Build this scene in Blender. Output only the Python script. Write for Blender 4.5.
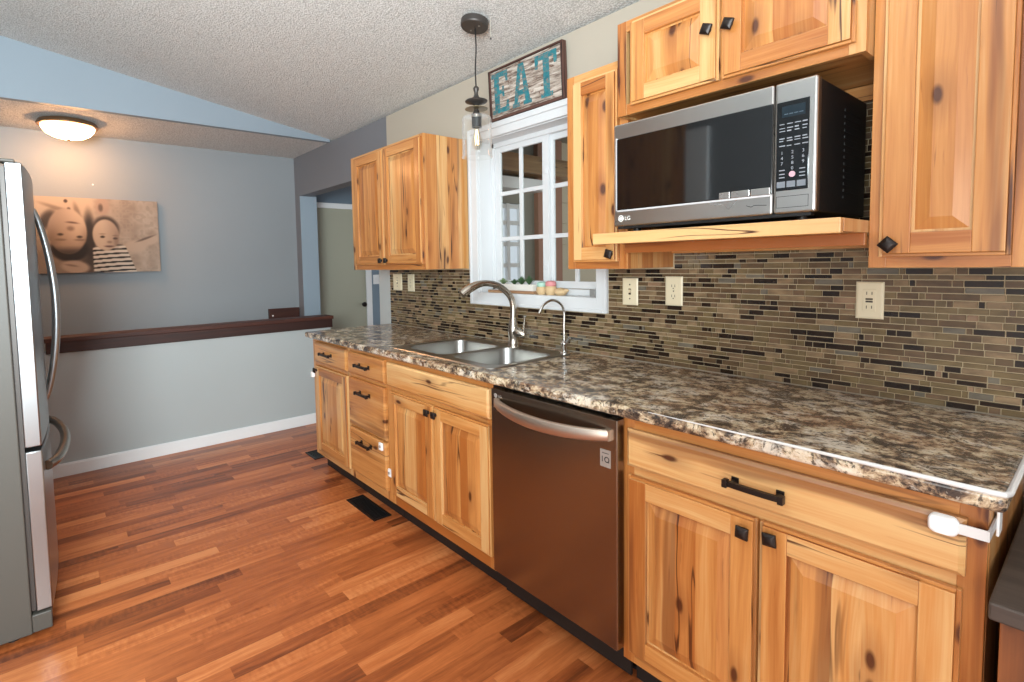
import bpy, bmesh, math, random
from mathutils import Vector, Matrix
random.seed(7)
for _o in list(bpy.data.objects):
    bpy.data.objects.remove(_o)
SC = bpy.context.scene
COL = SC.collection
PI = math.pi

# ------------------------------------------------------------------ camera
F_PX, CX, CY = 525.0, 467.5, 296.46
cam = bpy.data.cameras.new('camera')
cam.sensor_width = 36.0
cam.lens = F_PX / 1024 * 36
cam.shift_x = (512 - CX) / 1024
cam.shift_y = (CY - 341) / 1024
cam.clip_start = 0.02
camo = bpy.data.objects.new('camera', cam)
COL.objects.link(camo)
_r = Vector((0.78027924, -0.62514111, -0.01905005))
_u = Vector((0.05441179, 0.03750832, 0.99781385))
_f = Vector((0.62305992, 0.77960998, -0.06328201))
camo.matrix_world = Matrix(((_r.x, _u.x, -_f.x, -1.9534), (_r.y, _u.y, -_f.y, 0.0), (_r.z, _u.z, -_f.z, 1.3424), (0, 0, 0, 1)))
SC.camera = camo

# ------------------------------------------------------------------ light and exposure
SC.view_settings.view_transform = 'Standard'
SC.view_settings.look = 'None'
SC.view_settings.gamma = 1
SC.view_settings.use_curve_mapping = False
SC.view_settings.exposure = 0.0
world = bpy.data.worlds.new('world')
SC.world = world
world.use_nodes = True
_bg = world.node_tree.nodes['Background']
_bg.inputs[0].default_value = (0.98, 0.99, 1.0, 1)
_bg.inputs[1].default_value = 0.95


def area(name, loc, target, sx, sy, power, color):
    l = bpy.data.lights.new(name, 'AREA')
    l.shape = 'RECTANGLE'
    l.size, l.size_y, l.energy, l.color = sx, sy, power, color
    o = bpy.data.objects.new(name, l)
    COL.objects.link(o)
    o.location = loc
    o.rotation_euler = (Vector(target) - Vector(loc)).to_track_quat('-Z', 'Y').to_euler()
    return o


area('low_fill', (-3.2, -0.7, 1.0), (-0.6, 1.5, 0.45), 2.0, 1.8, 62, (1.0, 0.97, 0.93))  # added fill for base fronts and floor; no patio door is seen
area('flash_bounce', (-2.6, -0.3, 1.6), (-2.95, 1.2, 2.7), 0.9, 0.9, 262, (0.81, 0.95, 1.0))

# ------------------------------------------------------------------ colours and node helpers


def lin(c):
    c = c / 255.0
    return c / 12.92 if c <= 0.04045 else ((c + 0.055) / 1.055) ** 2.4


def rgb(r, g, b):
    return (lin(r), lin(g), lin(b), 1.0)


class NT:
    def __init__(self, name):
        self.m = bpy.data.materials.new(name)
        self.m.use_nodes = True
        self.t = self.m.node_tree
        self.p = self.t.nodes['Principled BSDF']
        self.out = self.t.nodes['Material Output']

    def n(self, kind, ins=None, **props):
        nd = self.t.nodes.new('ShaderNode' + kind)
        for k, v in props.items():
            setattr(nd, k, v)
        for k, v in (ins or {}).items():
            self.set(nd.inputs[k], v)
        return nd

    def set(self, sock, v):
        if hasattr(v, 'is_output') or isinstance(v, bpy.types.NodeSocket):
            self.t.links.new(v, sock)
        else:
            sock.default_value = v

    def P(self, **kw):
        for k, v in kw.items():
            self.set(self.p.inputs[k.replace('_', ' ')], v)
        return self.m

    def scaled(self, vec, s, loc=(0, 0, 0)):
        return self.n('Mapping', {'Vector': vec, 'Scale': s, 'Location': loc}).outputs[0]

    def noise(self, vec, scale=1.0, detail=2.0, rough=0.5, dist=0.0):
        return self.n('TexNoise', {'Vector': vec, 'Scale': scale, 'Detail': detail, 'Roughness': rough, 'Distortion': dist}).outputs[0]

    def ramp(self, fac, stops, interp='LINEAR'):
        r = self.n('ValToRGB', {'Fac': fac})
        e = r.color_ramp.elements
        r.color_ramp.interpolation = interp
        while len(e) < len(stops):
            e.new(0.5)
        for el, (pos, c) in zip(e, stops):
            el.position = pos
            el.color = c if isinstance(c, (tuple, list)) else (c, c, c, 1)
        return r.outputs[0]

    def mix(self, fac, a, b, mode='MIX'):
        x = self.n('Mix', data_type='RGBA', blend_type=mode)
        self.set(x.inputs[0], fac)
        self.set(x.inputs[6], a)
        self.set(x.inputs[7], b)
        return x.outputs[2]

    def math(self, op, a, b=0.0, c=0.0):
        x = self.n('Math', operation=op)
        self.set(x.inputs[0], a)
        self.set(x.inputs[1], b)
        self.set(x.inputs[2], c)
        return x.outputs[0]

    def bump(self, height, strength=0.3, dist=0.002):
        b = self.n('Bump', {'Height': height, 'Strength': strength, 'Distance': dist})
        self.set(self.p.inputs['Normal'], b.outputs[0])


def plain(name, col, rough=0.5, metal=0.0, **kw):
    t = NT(name)
    return t.P(Base_Color=col, Roughness=rough, Metallic=metal, **kw)


def wood(name, pale, mid, deep, dark, rough=0.36, board=1.1, streak=1.15, knots=1.0, coat=0.25):
    """grain runs along UV v; u is across the board, both in metres"""
    t = NT(name)
    uv = t.n('TexCoord').outputs['UV']
    warp = t.noise(t.scaled(uv, (5, 1.6, 1)), 1, 2)
    sep = t.n('SeparateXYZ', {0: uv})
    wu = t.math('ADD', sep.outputs[0], t.math('MULTIPLY', t.math('SUBTRACT', warp, 0.5), 0.05))
    wv = t.n('CombineXYZ', {0: wu, 1: sep.outputs[1], 2: 0.0}).outputs[0]
    brd = t.noise(t.scaled(uv, (0.9, 0.12, 1)), 1, 1)
    mot = t.noise(t.scaled(wv, (24, 0.9, 1)), 1, 4, 0.6)
    fine = t.noise(t.scaled(wv, (190, 5, 1)), 1, 2)
    tone = t.math('ADD', t.math('MULTIPLY', t.math('SUBTRACT', brd, 0.5), 1.45 * board), t.math('MULTIPLY', t.math('SUBTRACT', mot, 0.5), 1.1))
    tone = t.math('ADD', tone, t.math('MULTIPLY', t.math('SUBTRACT', fine, 0.5), 0.35))
    tone = t.math('ADD', tone, 0.45)
    c = t.ramp(tone, [(0.1, pale), (0.42, mid), (0.8, deep)])
    # heartwood streaks
    hs = t.noise(t.scaled(wv, (10, 0.55, 1), (3, 7, 0)), 1, 3, 0.55)
    hm = t.ramp(hs, [(0.58, 0.0), (0.65, 1.0)])
    c = t.mix(t.math('MULTIPLY', hm, 0.55 * streak), c, dark)
    # thin mineral lines
    ml = t.noise(t.scaled(wv, (12, 0.5, 1), (11, 2, 0)), 1, 3, 0.5)
    ml = t.math('ABSOLUTE', t.math('SUBTRACT', ml, 0.5))
    ml = t.ramp(ml, [(0.0, 1.0), (0.004, 0.9), (0.012, 0.0)])
    msk = t.ramp(t.noise(t.scaled(uv, (2.5, 1.3, 1), (5, 9, 0)), 1, 1), [(0.53, 0.0), (0.6, 1.0)])
    blk = (dark[0] * 0.4, dark[1] * 0.32, dark[2] * 0.3, 1)
    c = t.mix(t.math('MULTIPLY', t.math('MULTIPLY', ml, msk), 0.85 * streak), c, blk)
    fk = t.ramp(t.noise(t.scaled(wv, (70, 6, 1), (2, 4, 0)), 1, 2, 0.5), [(0.68, 0.0), (0.74, 1.0)])
    c = t.mix(t.math('MULTIPLY', fk, 0.35 * streak), c, dark)
    # knots
    vo = t.n('TexVoronoi', {'Vector': t.scaled(wv, (8, 3.6, 1)), 'Scale': 1.0, 'Randomness': 1.0}, voronoi_dimensions='2D')
    sel = t.n('SeparateColor', {0: vo.outputs['Color']})
    on = t.ramp(sel.outputs[0], [(0.66, 0.0), (0.68, 1.0)])
    halo = t.math('MULTIPLY', t.ramp(vo.outputs['Distance'], [(0.05, 1.0), (0.32, 0.0)]), on)
    core = t.math('MULTIPLY', t.ramp(vo.outputs['Distance'], [(0.05, 1.0), (0.1, 0.0)]), on)
    c = t.mix(t.math('MULTIPLY', halo, 0.4 * knots), c, dark)
    c = t.mix(t.math('MULTIPLY', core, 0.9 * knots), c, blk)
    t.bump(t.math('ADD', fine, mot), 0.08, 0.0015)
    t.P(Base_Color=c, Roughness=rough, Coat_Weight=coat, Coat_Roughness=0.18)
    return t.m


def painted(name, col, bump=0.12, scale=90, rough=0.55):
    t = NT(name)
    co = t.n('TexCoord').outputs['Object']
    h = t.noise(co, scale, 3, 0.6)
    c = t.mix(t.noise(co, 1.2, 2), (col[0] * 0.93, col[1] * 0.93, col[2] * 0.93, 1), (min(1, col[0] * 1.06), min(1, col[1] * 1.06), min(1, col[2] * 1.06), 1))
    t.bump(h, bump, 0.004)
    return t.P(Base_Color=c, Roughness=rough)


def popcorn(name, col):
    t = NT(name)
    co = t.n('TexCoord').outputs['Object']
    a = t.noise(co, 150, 4, 0.7)
    b = t.n('TexVoronoi', {'Vector': co, 'Scale': 120.0}).outputs['Distance']
    h = t.math('SUBTRACT', t.math('MULTIPLY', a, 1.4), b)
    dk = (col[0] * 0.66, col[1] * 0.65, col[2] * 0.64, 1)
    c = t.ramp(h, [(0.0, dk), (0.5, col), (0.8, (min(1, col[0] * 1.1), min(1, col[1] * 1.1), min(1, col[2] * 1.1), 1))])
    t.bump(h, 0.7, 0.007)
    return t.P(Base_Color=c, Roughness=0.9)


def brushed(name, col, rough=0.3, sc=(2, 2, 220), aniso=0.0, metal=1.0):
    t = NT(name)
    co = t.n('TexCoord').outputs['Object']
    a = t.noise(t.scaled(co, sc), 1, 3, 0.6)
    smudge = t.noise(co, 5, 3)
    r = t.math('ADD', t.math('MULTIPLY', smudge, 0.05), rough - 0.025)
    t.bump(a, 0.008, 0.001)
    return t.P(Base_Color=col, Metallic=metal, Roughness=r)


def granite(name):
    t = NT(name)
    co = t.n('TexCoord').outputs['Object']
    w = t.noise(co, 4.5, 3, 0.55)
    wc = t.n('TexNoise', {'Vector': co, 'Scale': 7.0, 'Detail': 3.0}).outputs[1]
    wv = t.n('VectorMath', {0: wc, 1: (0.09, 0.09, 0.09)}, operation='MULTIPLY').outputs[0]
    cw = t.n('VectorMath', {0: co, 1: wv}, operation='ADD').outputs[0]
    st = t.scaled(cw, (1.35, 0.95, 1.4))
    a = t.noise(st, 19, 8, 0.7)
    b = t.noise(t.scaled(cw, (1.4, 0.6, 1.4), (2, 5, 1)), 5, 4, 0.6)
    f = t.noise(cw, 85, 4, 0.65)
    base = t.ramp(a, [(0.33, rgb(34, 29, 28)), (0.43, rgb(74, 62, 54)), (0.49, rgb(136, 112, 90)), (0.54, rgb(182, 160, 130)), (0.6, rgb(214, 200, 174)), (0.7, rgb(156, 122, 88))])
    rust = t.ramp(b, [(0.5, 0.0), (0.6, 1.0)])
    c = t.mix(t.math('MULTIPLY', rust, 0.32), base, rgb(150, 104, 72))
    dk = t.ramp(t.noise(t.scaled(cw, (1.35, 1.05, 1.5), (4, 2, 1)), 9, 9, 0.76), [(0.535, 0.0), (0.585, 1.0)])
    c = t.mix(t.math('MULTIPLY', dk, 0.88), c, rgb(46, 40, 38))
    lt = t.ramp(t.noise(t.scaled(cw, (1.4, 0.95, 1.5), (9, 1, 6)), 9, 9, 0.74), [(0.52, 0.0), (0.6, 1.0)])
    c = t.mix(t.math('MULTIPLY', lt, 0.72), c, rgb(230, 220, 204))
    sp = t.ramp(f, [(0.38, 1.0), (0.45, 0.0)])
    c = t.mix(t.math('MULTIPLY', sp, 0.82), c, rgb(34, 30, 29))
    sp2 = t.ramp(f, [(0.62, 0.0), (0.7, 1.0)])
    c = t.mix(t.math('MULTIPLY', sp2, 0.45), c, rgb(232, 222, 206))
    return t.P(Base_Color=c, Roughness=0.22, Coat_Weight=0.2, Coat_Roughness=0.1)


def glass(name, tint=(1, 1, 1, 1), power=0.1, rough=0.0, edge_sheen=0.0):
    t = NT(name)
    tr = t.n('BsdfTransparent', {'Color': tint})
    gl = t.n('BsdfGlossy', {'Color': (1, 1, 1, 1), 'Roughness': rough})
    fr = t.n('LayerWeight', {'Blend': power})
    fac = t.math('MINIMUM', fr.outputs['Fresnel'], 0.42)
    mx = t.n('MixShader', {0: fac, 1: tr.outputs[0], 2: gl.outputs[0]})
    if edge_sheen > 0:
        df = t.n('BsdfDiffuse', {'Color': (0.9, 0.9, 0.9, 1)})  # pale diffuse at grazing angles stands in for bright glass edges
        m2 = t.n('MixShader', {0: t.math('MULTIPLY', t.n('LayerWeight', {'Blend': 0.4}).outputs['Facing'], edge_sheen), 1: mx.outputs[0], 2: df.outputs[0]})
        mx = m2
    t.t.links.new(mx.outputs[0], t.out.inputs[0])
    return t.m


def emit(name, col, strength):
    t = NT(name)
    return t.P(Base_Color=(0.02, 0.02, 0.02, 1), Emission_Color=col, Emission_Strength=strength, Roughness=0.3)


def floor_mat(name):
    t = NT(name)
    uv = t.n('TexCoord').outputs['UV']
    at = t.n('Attribute', attribute_name='plank')
    r = t.n('SeparateColor', {0: at.outputs['Color']})
    warp = t.noise(t.scaled(uv, (9, 2.4, 1)), 1, 2)
    sep = t.n('SeparateXYZ', {0: uv})
    wu = t.math('ADD', sep.outputs[0], t.math('MULTIPLY', warp, 0.05))
    wv = t.n('CombineXYZ', {0: wu, 1: sep.outputs[1], 2: 0.0}).outputs[0]
    mot = t.noise(t.scaled(wv, (34, 2.2, 1)), 1, 4, 0.62)
    fine = t.noise(t.scaled(wv, (230, 14, 1)), 1, 2)
    cross = t.noise(t.scaled(uv, (22, 62, 1)), 1, 2)
    tone = t.math('ADD', r.outputs[0], t.math('MULTIPLY', t.math('SUBTRACT', mot, 0.5), 1.0))
    tone = t.math('ADD', tone, t.math('MULTIPLY', t.math('SUBTRACT', fine, 0.5), 0.3))
    tone = t.math('ADD', tone, t.math('MULTIPLY', t.math('SUBTRACT', cross, 0.5), t.math('MULTIPLY', r.outputs[1], 0.45)))
    c = t.ramp(tone, [(0.05, rgb(100, 50, 26)), (0.35, rgb(150, 79, 40)), (0.65, rgb(186, 106, 57)), (0.98, rgb(214, 138, 84))])
    return t.P(Base_Color=c, Roughness=t.math('ADD', 0.27, t.math('MULTIPLY', fine, 0.12)))


M = {}
hk = ((205, 158, 100), (190, 132, 76), (158, 98, 48), (92, 46, 20))
M['hickory'] = wood('hickory', rgb(208, 166, 112), rgb(193, 132, 72), rgb(160, 93, 41), rgb(102, 50, 25))
M['dark_wood'] = wood('dark_wood', rgb(96, 52, 34), rgb(72, 34, 22), rgb(48, 22, 16), rgb(28, 14, 10), rough=0.55, knots=0, streak=0.4, coat=0.0)
M['sideboard_wood'] = wood('sideboard_wood', rgb(170, 102, 52), rgb(140, 80, 40), rgb(98, 56, 30), rgb(36, 20, 14), rough=0.5, knots=0.4, streak=0.6, coat=0.0)
M['sideboard_top'] = wood('sideboard_top', rgb(72, 60, 52), rgb(56, 45, 39), rgb(40, 32, 28), rgb(26, 20, 18), rough=0.6, knots=0.2, streak=0.5, coat=0.0)
M['old_board'] = wood('old_board', rgb(92, 62, 52), rgb(76, 48, 41), rgb(56, 36, 32), rgb(30, 20, 18), rough=0.8, knots=0, coat=0)
M['floor'] = floor_mat('laminate_floor')
M['ceiling'] = popcorn('popcorn_ceiling', rgb(240, 238, 234))
M['wall_tan'] = painted('tan_paint', rgb(179, 169, 154))
M['wall_grey'] = painted('blue_grey_paint', rgb(142, 147, 151))
M['wall_header'] = painted('charcoal_grey_paint', rgb(118, 120, 126))
M['wall_low'] = painted('pale_blue_grey_paint', rgb(176, 182, 182))
M['wall_gable'] = painted('light_blue_paint', rgb(142, 153, 163))
M['hall_paint'] = painted('hall_blue_paint', rgb(120, 136, 150))
M['vinyl'] = painted('white_window_vinyl', rgb(209, 211, 213), 0.0, 30, 0.4)
M['white'] = painted('white_trim_paint', rgb(238, 238, 238), 0.02, 30, 0.35)
M['door_paint'] = painted('beige_door_paint', rgb(172, 170, 152), 0.05, 60, 0.45)
M['granite'] = granite('stone_look_laminate')
M['steel'] = brushed('stainless_steel', rgb(186, 182, 176), 0.27, (2, 220, 2))
M['steel_dw'] = brushed('dark_stainless_steel', rgb(152, 142, 130), 0.25, (2, 3, 260))
M['steel_mw'] = brushed('microwave_steel', rgb(186, 182, 178), 0.28, (2, 3, 260))
M['steel_fridge'] = brushed('fridge_steel', rgb(160, 163, 165), 0.32, (3, 3, 160))
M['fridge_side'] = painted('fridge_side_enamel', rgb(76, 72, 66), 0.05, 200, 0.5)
M['steel_handle'] = brushed('satin_handle_steel', rgb(206, 190, 176), 0.4, (2, 3, 260))
M['nickel'] = brushed('brushed_nickel', rgb(196, 188, 176), 0.22, (120, 120, 4))
M['chrome'] = plain('chrome', rgb(205, 203, 200), 0.12, 1.0)
M['sink_steel'] = brushed('sink_steel', rgb(160, 158, 154), 0.3, (40, 3, 3))
M['bronze'] = plain('oil_rubbed_bronze', rgb(38, 30, 27), 0.38, 0.5)
M['black'] = plain('black_plastic', rgb(18, 18, 19), 0.4)
M['blackmetal'] = plain('dark_bronze_metal', rgb(74, 69, 66), 0.45, 0.5)
M['black_gloss'] = plain('black_glass', rgb(10, 11, 13), 0.05)
M['door_glass'] = plain('microwave_window_glass', rgb(12, 12, 13), 0.05, 0.0, Specular_IOR_Level=0.8)
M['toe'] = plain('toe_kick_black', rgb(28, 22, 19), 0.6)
M['ivory'] = plain('ivory_plastic', rgb(222, 210, 180), 0.35)
M['slot'] = plain('socket_slot_dark', rgb(58, 48, 38), 0.5)
M['white_plastic'] = plain('white_plastic', rgb(240, 240, 240), 0.3)
M['clear_strap'] = plain('frosted_strap', rgb(226, 224, 224), 0.35, Alpha=0.75)
M['grout'] = plain('beige_grout', rgb(186, 168, 138), 0.85)
M['pane'] = glass('window_pane_glass', (0.93, 0.95, 0.94, 1), 0.08)
M['jar_glass'] = glass('clear_jar_glass', (0.98, 0.98, 0.975, 1), 0.14, 0.0, 0.17)
M['bulb_glass'] = glass('bulb_glass', (1.0, 0.97, 0.9, 1), 0.06)
M['filament'] = emit('bulb_filament', (1.0, 0.75, 0.42, 1), 6.0)
M['bowl'] = emit('lit_alabaster_glass', (1.0, 0.5, 0.21, 1), 50.0)
M['light_rim'] = plain('bronze_light_rim', rgb(120, 92, 66), 0.4, 0.6)
M['display'] = emit('microwave_display', (0.35, 0.6, 0.8, 1), 0.22)
M['legend'] = plain('pale_button_print', rgb(138, 143, 150), 0.5)
M['legend_dim'] = plain('grey_button_print', rgb(112, 118, 126), 0.5)
M['pink'] = plain('pink_button', rgb(196, 158, 170), 0.4)
M['badge'] = plain('silver_badge', rgb(160, 152, 145), 0.35, 0.3)
M['logo'] = plain('pale_logo_print', rgb(226, 224, 220), 0.4)
M['logo_dark'] = plain('dark_logo_print', rgb(40, 38, 38), 0.4)
M['canvas_edge'] = plain('canvas_edge', rgb(84, 82, 84), 0.8)
M['leaf'] = plain('succulent_leaf', rgb(58, 84, 52), 0.5)
M['leaf_pale'] = plain('pale_succulent_leaf', rgb(110, 130, 92), 0.5)
M['soil'] = plain('potting_soil', rgb(40, 30, 24), 0.9)
M['planter_white'] = plain('white_ceramic', rgb(226, 222, 214), 0.4)
M['log_wood'] = wood('pale_driftwood', rgb(190, 156, 120), rgb(164, 124, 92), rgb(130, 96, 70), rgb(90, 60, 40), knots=0.3)
M['mint'] = plain('mint_glaze', rgb(158, 196, 180), 0.5)
M['rose'] = plain('rose_glaze', rgb(204, 132, 134), 0.5)
M['tan_jar'] = plain('straw_coloured_clay', rgb(196, 168, 128), 0.7)
M['tag'] = plain('grey_sensor_plastic', rgb(128, 128, 126), 0.5)
M['porch_brown'] = painted('porch_brown_board', rgb(172, 126, 104), 0.2, 20)
M['porch_dark'] = painted('porch_dark_wall', rgb(140, 136, 124), 0.2, 20)
M['porch_beam'] = wood('porch_beam', rgb(190, 160, 118), rgb(168, 134, 92), rgb(140, 106, 70), rgb(90, 60, 40))
M['siding'] = painted('porch_siding', rgb(208, 196, 172), 0.1, 20)


def tile_mat(name, c1, c2, rough, sc=18):
    t = NT(name)
    co = t.n('TexCoord').outputs['Object']
    c = t.ramp(t.noise(t.scaled(co, (1, 1, 2.4)), sc, 4, 0.6), [(0.35, c1), (0.65, c2)])
    return t.P(Base_Color=c, Roughness=rough, Specular_IOR_Level=0.35)


TILES = [tile_mat('espresso_glass_tile', rgb(30, 20, 14), rgb(46, 32, 23), 0.2),
         tile_mat('olive_glass_tile', rgb(98, 82, 58), rgb(120, 102, 72), 0.2),
         tile_mat('tan_stone_tile', rgb(112, 92, 68), rgb(146, 122, 92), 0.45),
         tile_mat('taupe_glass_tile', rgb(84, 66, 48), rgb(104, 83, 60), 0.2),
         tile_mat('brown_stone_tile', rgb(92, 72, 54), rgb(118, 94, 70), 0.4),
         tile_mat('slate_tile', rgb(92, 86, 76), rgb(114, 106, 92), 0.3),
         tile_mat('rose_stone_tile', rgb(126, 98, 76), rgb(150, 122, 96), 0.45)]

# ------------------------------------------------------------------ mesh builder


def wloc(o):
    v = Vector((0, 0, 0))
    while o is not None:
        v = v + o.location
        o = o.parent
    return v


class MB:
    def __init__(s):
        s.v, s.f, s.uv, s.mi, s.sm, s.col = [], [], [], [], [], []
        s.map = {}

    def island(s):
        s.map = {}

    def vid(s, p):
        k = (round(p[0], 6), round(p[1], 6), round(p[2], 6))
        if k not in s.map:
            s.map[k] = len(s.v)
            s.v.append(tuple(p))
        return s.map[k]

    def face(s, pts, uv=None, m=0, smooth=False, col=None):
        ids = [s.vid(p) for p in pts]
        if len(set(ids)) < 3:
            return
        s.f.append(ids)
        s.uv.append(uv if uv else [(p[1], p[2]) for p in pts])
        s.mi.append(m)
        s.sm.append(smooth)
        s.col.append(col)

    def box(s, x0, x1, y0, y1, z0, z1, g='z', m=0, skip=''):
        s.island()
        x0, x1 = min(x0, x1), max(x0, x1)
        y0, y1 = min(y0, y1), max(y0, y1)
        z0, z1 = min(z0, z1), max(z0, z1)
        ou, ov = random.uniform(0, 60), random.uniform(0, 60)
        gi = 'xyz'.index(g)
        F = {'-x': [(x0, y1, z0), (x0, y0, z0), (x0, y0, z1), (x0, y1, z1)], '+x': [(x1, y0, z0), (x1, y1, z0), (x1, y1, z1), (x1, y0, z1)],
             '-y': [(x0, y0, z0), (x1, y0, z0), (x1, y0, z1), (x0, y0, z1)], '+y': [(x1, y1, z0), (x0, y1, z0), (x0, y1, z1), (x1, y1, z1)],
             '-z': [(x0, y1, z0), (x1, y1, z0), (x1, y0, z0), (x0, y0, z0)], '+z': [(x0, y0, z1), (x1, y0, z1), (x1, y1, z1), (x0, y1, z1)]}
        for k, pts in F.items():
            if k in skip.split():
                continue
            n = 'xyz'.index(k[1])
            if n == gi:
                a, b = [i for i in range(3) if i != n]
            else:
                b = gi
                a = [i for i in range(3) if i not in (n, gi)][0]
            s.face(pts, [(p[a] + ou, p[b] + ov) for p in pts], m)
        return s

    def loft(s, loops, closed=True, caps=(True, True), m=0, smooth=True):
        s.island()
        n = len(loops[0])
        base = len(s.v)
        for lp in loops:
            s.v.extend([tuple(p) for p in lp])
        for i in range(len(loops) - 1):
            for j in range(n if closed else n - 1):
                k = (j + 1) % n
                ids = [base + i * n + j, base + i * n + k, base + (i + 1) * n + k, base + (i + 1) * n + j]
                s.f.append(ids)
                s.uv.append([(j / n, i), ((j + 1) / n, i), ((j + 1) / n, i + 1), (j / n, i + 1)])
                s.mi.append(m)
                s.sm.append(smooth)
                s.col.append(None)
        for c, lp in ((0, 0), (1, len(loops) - 1)):
            if caps[c] and closed:
                ids = [base + lp * n + j for j in range(n)]
                if c == 0:
                    ids.reverse()
                s.f.append(ids)
                s.uv.append([(s.v[q][0], s.v[q][1]) for q in ids])
                s.mi.append(m)
                s.sm.append(False)
                s.col.append(None)
        return s

    def lathe(s, cx, cy, prof, n=28, m=0, caps=(True, True), axis='z', smooth=True):
        """prof: list of (radius, height). axis z: height along +z from z; axis '-x': along -x (cx,cy are y,z)"""
        loops = []
        for r, h in prof:
            lp = []
            for j in range(n):
                a = 2 * PI * j / n
                if axis == 'z':
                    lp.append((cx + r * math.cos(a), cy + r * math.sin(a), h))
                else:
                    lp.append((h, cx - r * math.cos(a), cy + r * math.sin(a)))
            loops.append(lp)
        return s.loft(loops, True, caps, m, smooth)

    def tube(s, pts, rad, n=12, m=0, caps=(True, True), flat=1.0):
        pts = [Vector(p) for p in pts]
        if not isinstance(rad, (list, tuple)):
            rad = [rad] * len(pts)
        loops, ref = [], None
        for i, p in enumerate(pts):
            d = (pts[min(i + 1, len(pts) - 1)] - pts[max(i - 1, 0)]).normalized()
            if ref is None:
                ref = Vector((0, 0, 1)) if abs(d.z) < 0.9 else Vector((0, 1, 0))
            a = (ref - d * ref.dot(d)).normalized()
            ref = a
            b = d.cross(a)
            loops.append([p + a * (rad[i] * flat * math.cos(2 * PI * j / n)) + b * (rad[i] * math.sin(2 * PI * j / n)) for j in range(n)])
        return s.loft(loops, True, caps, m)

    def prism(s, poly, x0, x1, m=0):
        """poly in (y, z), extruded in x"""
        n = len(poly)
        s.island()
        for i in range(n):
            a, b = poly[i], poly[(i + 1) % n]
            s.face([(x0, a[0], a[1]), (x0, b[0], b[1]), (x1, b[0], b[1]), (x1, a[0], a[1])], None, m)
        s.face([(x0, p[0], p[1]) for p in reversed(poly)], None, m)
        s.face([(x1, p[0], p[1]) for p in poly], None, m)
        return s

    def build(s, name, mats, parent=None, org=(0, 0, 0), bevel=0.0, seg=2, sharp=35, fix=True):
        me = bpy.data.meshes.new(name)
        base = wloc(parent) if parent is not None else Vector(org)
        me.from_pydata([tuple(Vector(p) - base) for p in s.v], [], s.f)
        uvl = me.uv_layers.new(name='UVMap')
        i = 0
        flat = []
        for u in s.uv:
            for c in u:
                flat += [c[0], c[1]]
        uvl.data.foreach_set('uv', flat)
        if not isinstance(mats, (list, tuple)):
            mats = [mats]
        for m in mats:
            me.materials.append(m)
        me.polygons.foreach_set('material_index', s.mi)
        me.polygons.foreach_set('use_smooth', s.sm)
        if any(c is not None for c in s.col):
            ca = me.color_attributes.new('plank', 'FLOAT_COLOR', 'CORNER')
            fl = []
            for f, c in zip(s.f, s.col):
                c = c or (0.5, 0.5, 0.5, 1)
                for _ in f:
                    fl += list(c)
            ca.data.foreach_set('color', fl)
        me.update()
        if fix:
            bm = bmesh.new()
            bm.from_mesh(me)
            bmesh.ops.recalc_face_normals(bm, faces=bm.faces)
            bm.to_mesh(me)
            bm.free()
        if any(s.sm):
            me.set_sharp_from_angle(angle=math.radians(sharp))
        o = bpy.data.objects.new(name, me)
        COL.objects.link(o)
        if parent is not None:
            o.parent = parent
        else:
            o.location = org
        if bevel > 0:
            b = o.modifiers.new('bevel', 'BEVEL')
            b.width, b.segments, b.limit_method, b.angle_limit = bevel, seg, 'ANGLE', math.radians(40)
        return o


def tag(o, label=None, cat=None, group=None, kind=None):
    if label:
        o['label'] = label
    if cat:
        o['category'] = cat
    if group:
        o['group'] = group
    if kind:
        o['kind'] = kind
    return o


def thing(name, loc, label, cat, group=None):
    o = bpy.data.objects.new(name, None)
    COL.objects.link(o)
    o.location = loc
    o.empty_display_size = 0.05
    return tag(o, label, cat, group)


def struct(o, label=None, cat=None):
    return tag(o, label, cat, None, 'structure')


def bx(*a, **k):
    return MB().box(*a, **k)


def text_mesh(txt, size, name, mat, parent, y, z, x, thick=0.0006):
    """flat lettering on a face that looks along -x; (y, z) is the left end of the baseline"""
    cu = bpy.data.curves.new('lettering', 'FONT')
    cu.body, cu.size, cu.extrude = txt, size, thick / 2
    tmp = bpy.data.objects.new('lettering', cu)
    me = bpy.data.meshes.new_from_object(tmp)
    bpy.data.objects.remove(tmp)
    base = wloc(parent)
    for v in me.vertices:
        a, b, c = v.co
        v.co = Vector((x - c, y - a, z + b)) - base
    me.materials.clear()
    me.materials.append(mat)
    me.name = name
    o = bpy.data.objects.new(name, me)
    COL.objects.link(o)
    o.parent = parent
    return o


# ================================================================== the room shell
ZC = 2.4
SL = 0.172
BACK = -1.6


def sz(x):
    return ZC - SL * x


# floor of three-strip laminate, strips running across the room
fl = MB()
SW = 0.066
row = 0
y = BACK
XL, XR = -3.3, 2.4
while y < 5.85:
    x = XL - random.uniform(0, 0.5)
    while x < XR:
        ln = random.choice((0.34, 0.46, 0.58, 0.7, 0.82))
        x2 = min(x + ln, XR)
        tone = min(0.95, max(0.1, random.gauss(0.53, 0.15)))
        if random.random() < 0.1:
            tone = random.uniform(0.2, 0.32)
        cr = 1.0 if random.random() < 0.3 else 0.15
        xx = max(x, XL)
        if x2 - xx > 0.01:
            ou, ov = random.uniform(0, 50), random.uniform(0, 50)
            fl.island()
            fl.face([(xx, y, 0), (x2, y, 0), (x2, y + SW, 0), (xx, y + SW, 0)],
                    [(ou, ov + xx), (ou, ov + x2), (ou + SW, ov + x2), (ou + SW, ov + xx)], 0, False, (tone, cr, 0, 1))
        x = x2
    y += SW
struct(fl.build('floor', M['floor'], fix=False), 'reddish brown strip laminate floor', 'floor')
struct(bx(XL, XR, BACK, 5.9, -0.06, -0.002).build('floor_slab', M['toe']), 'underside slab below the laminate floor', 'floor')

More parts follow.
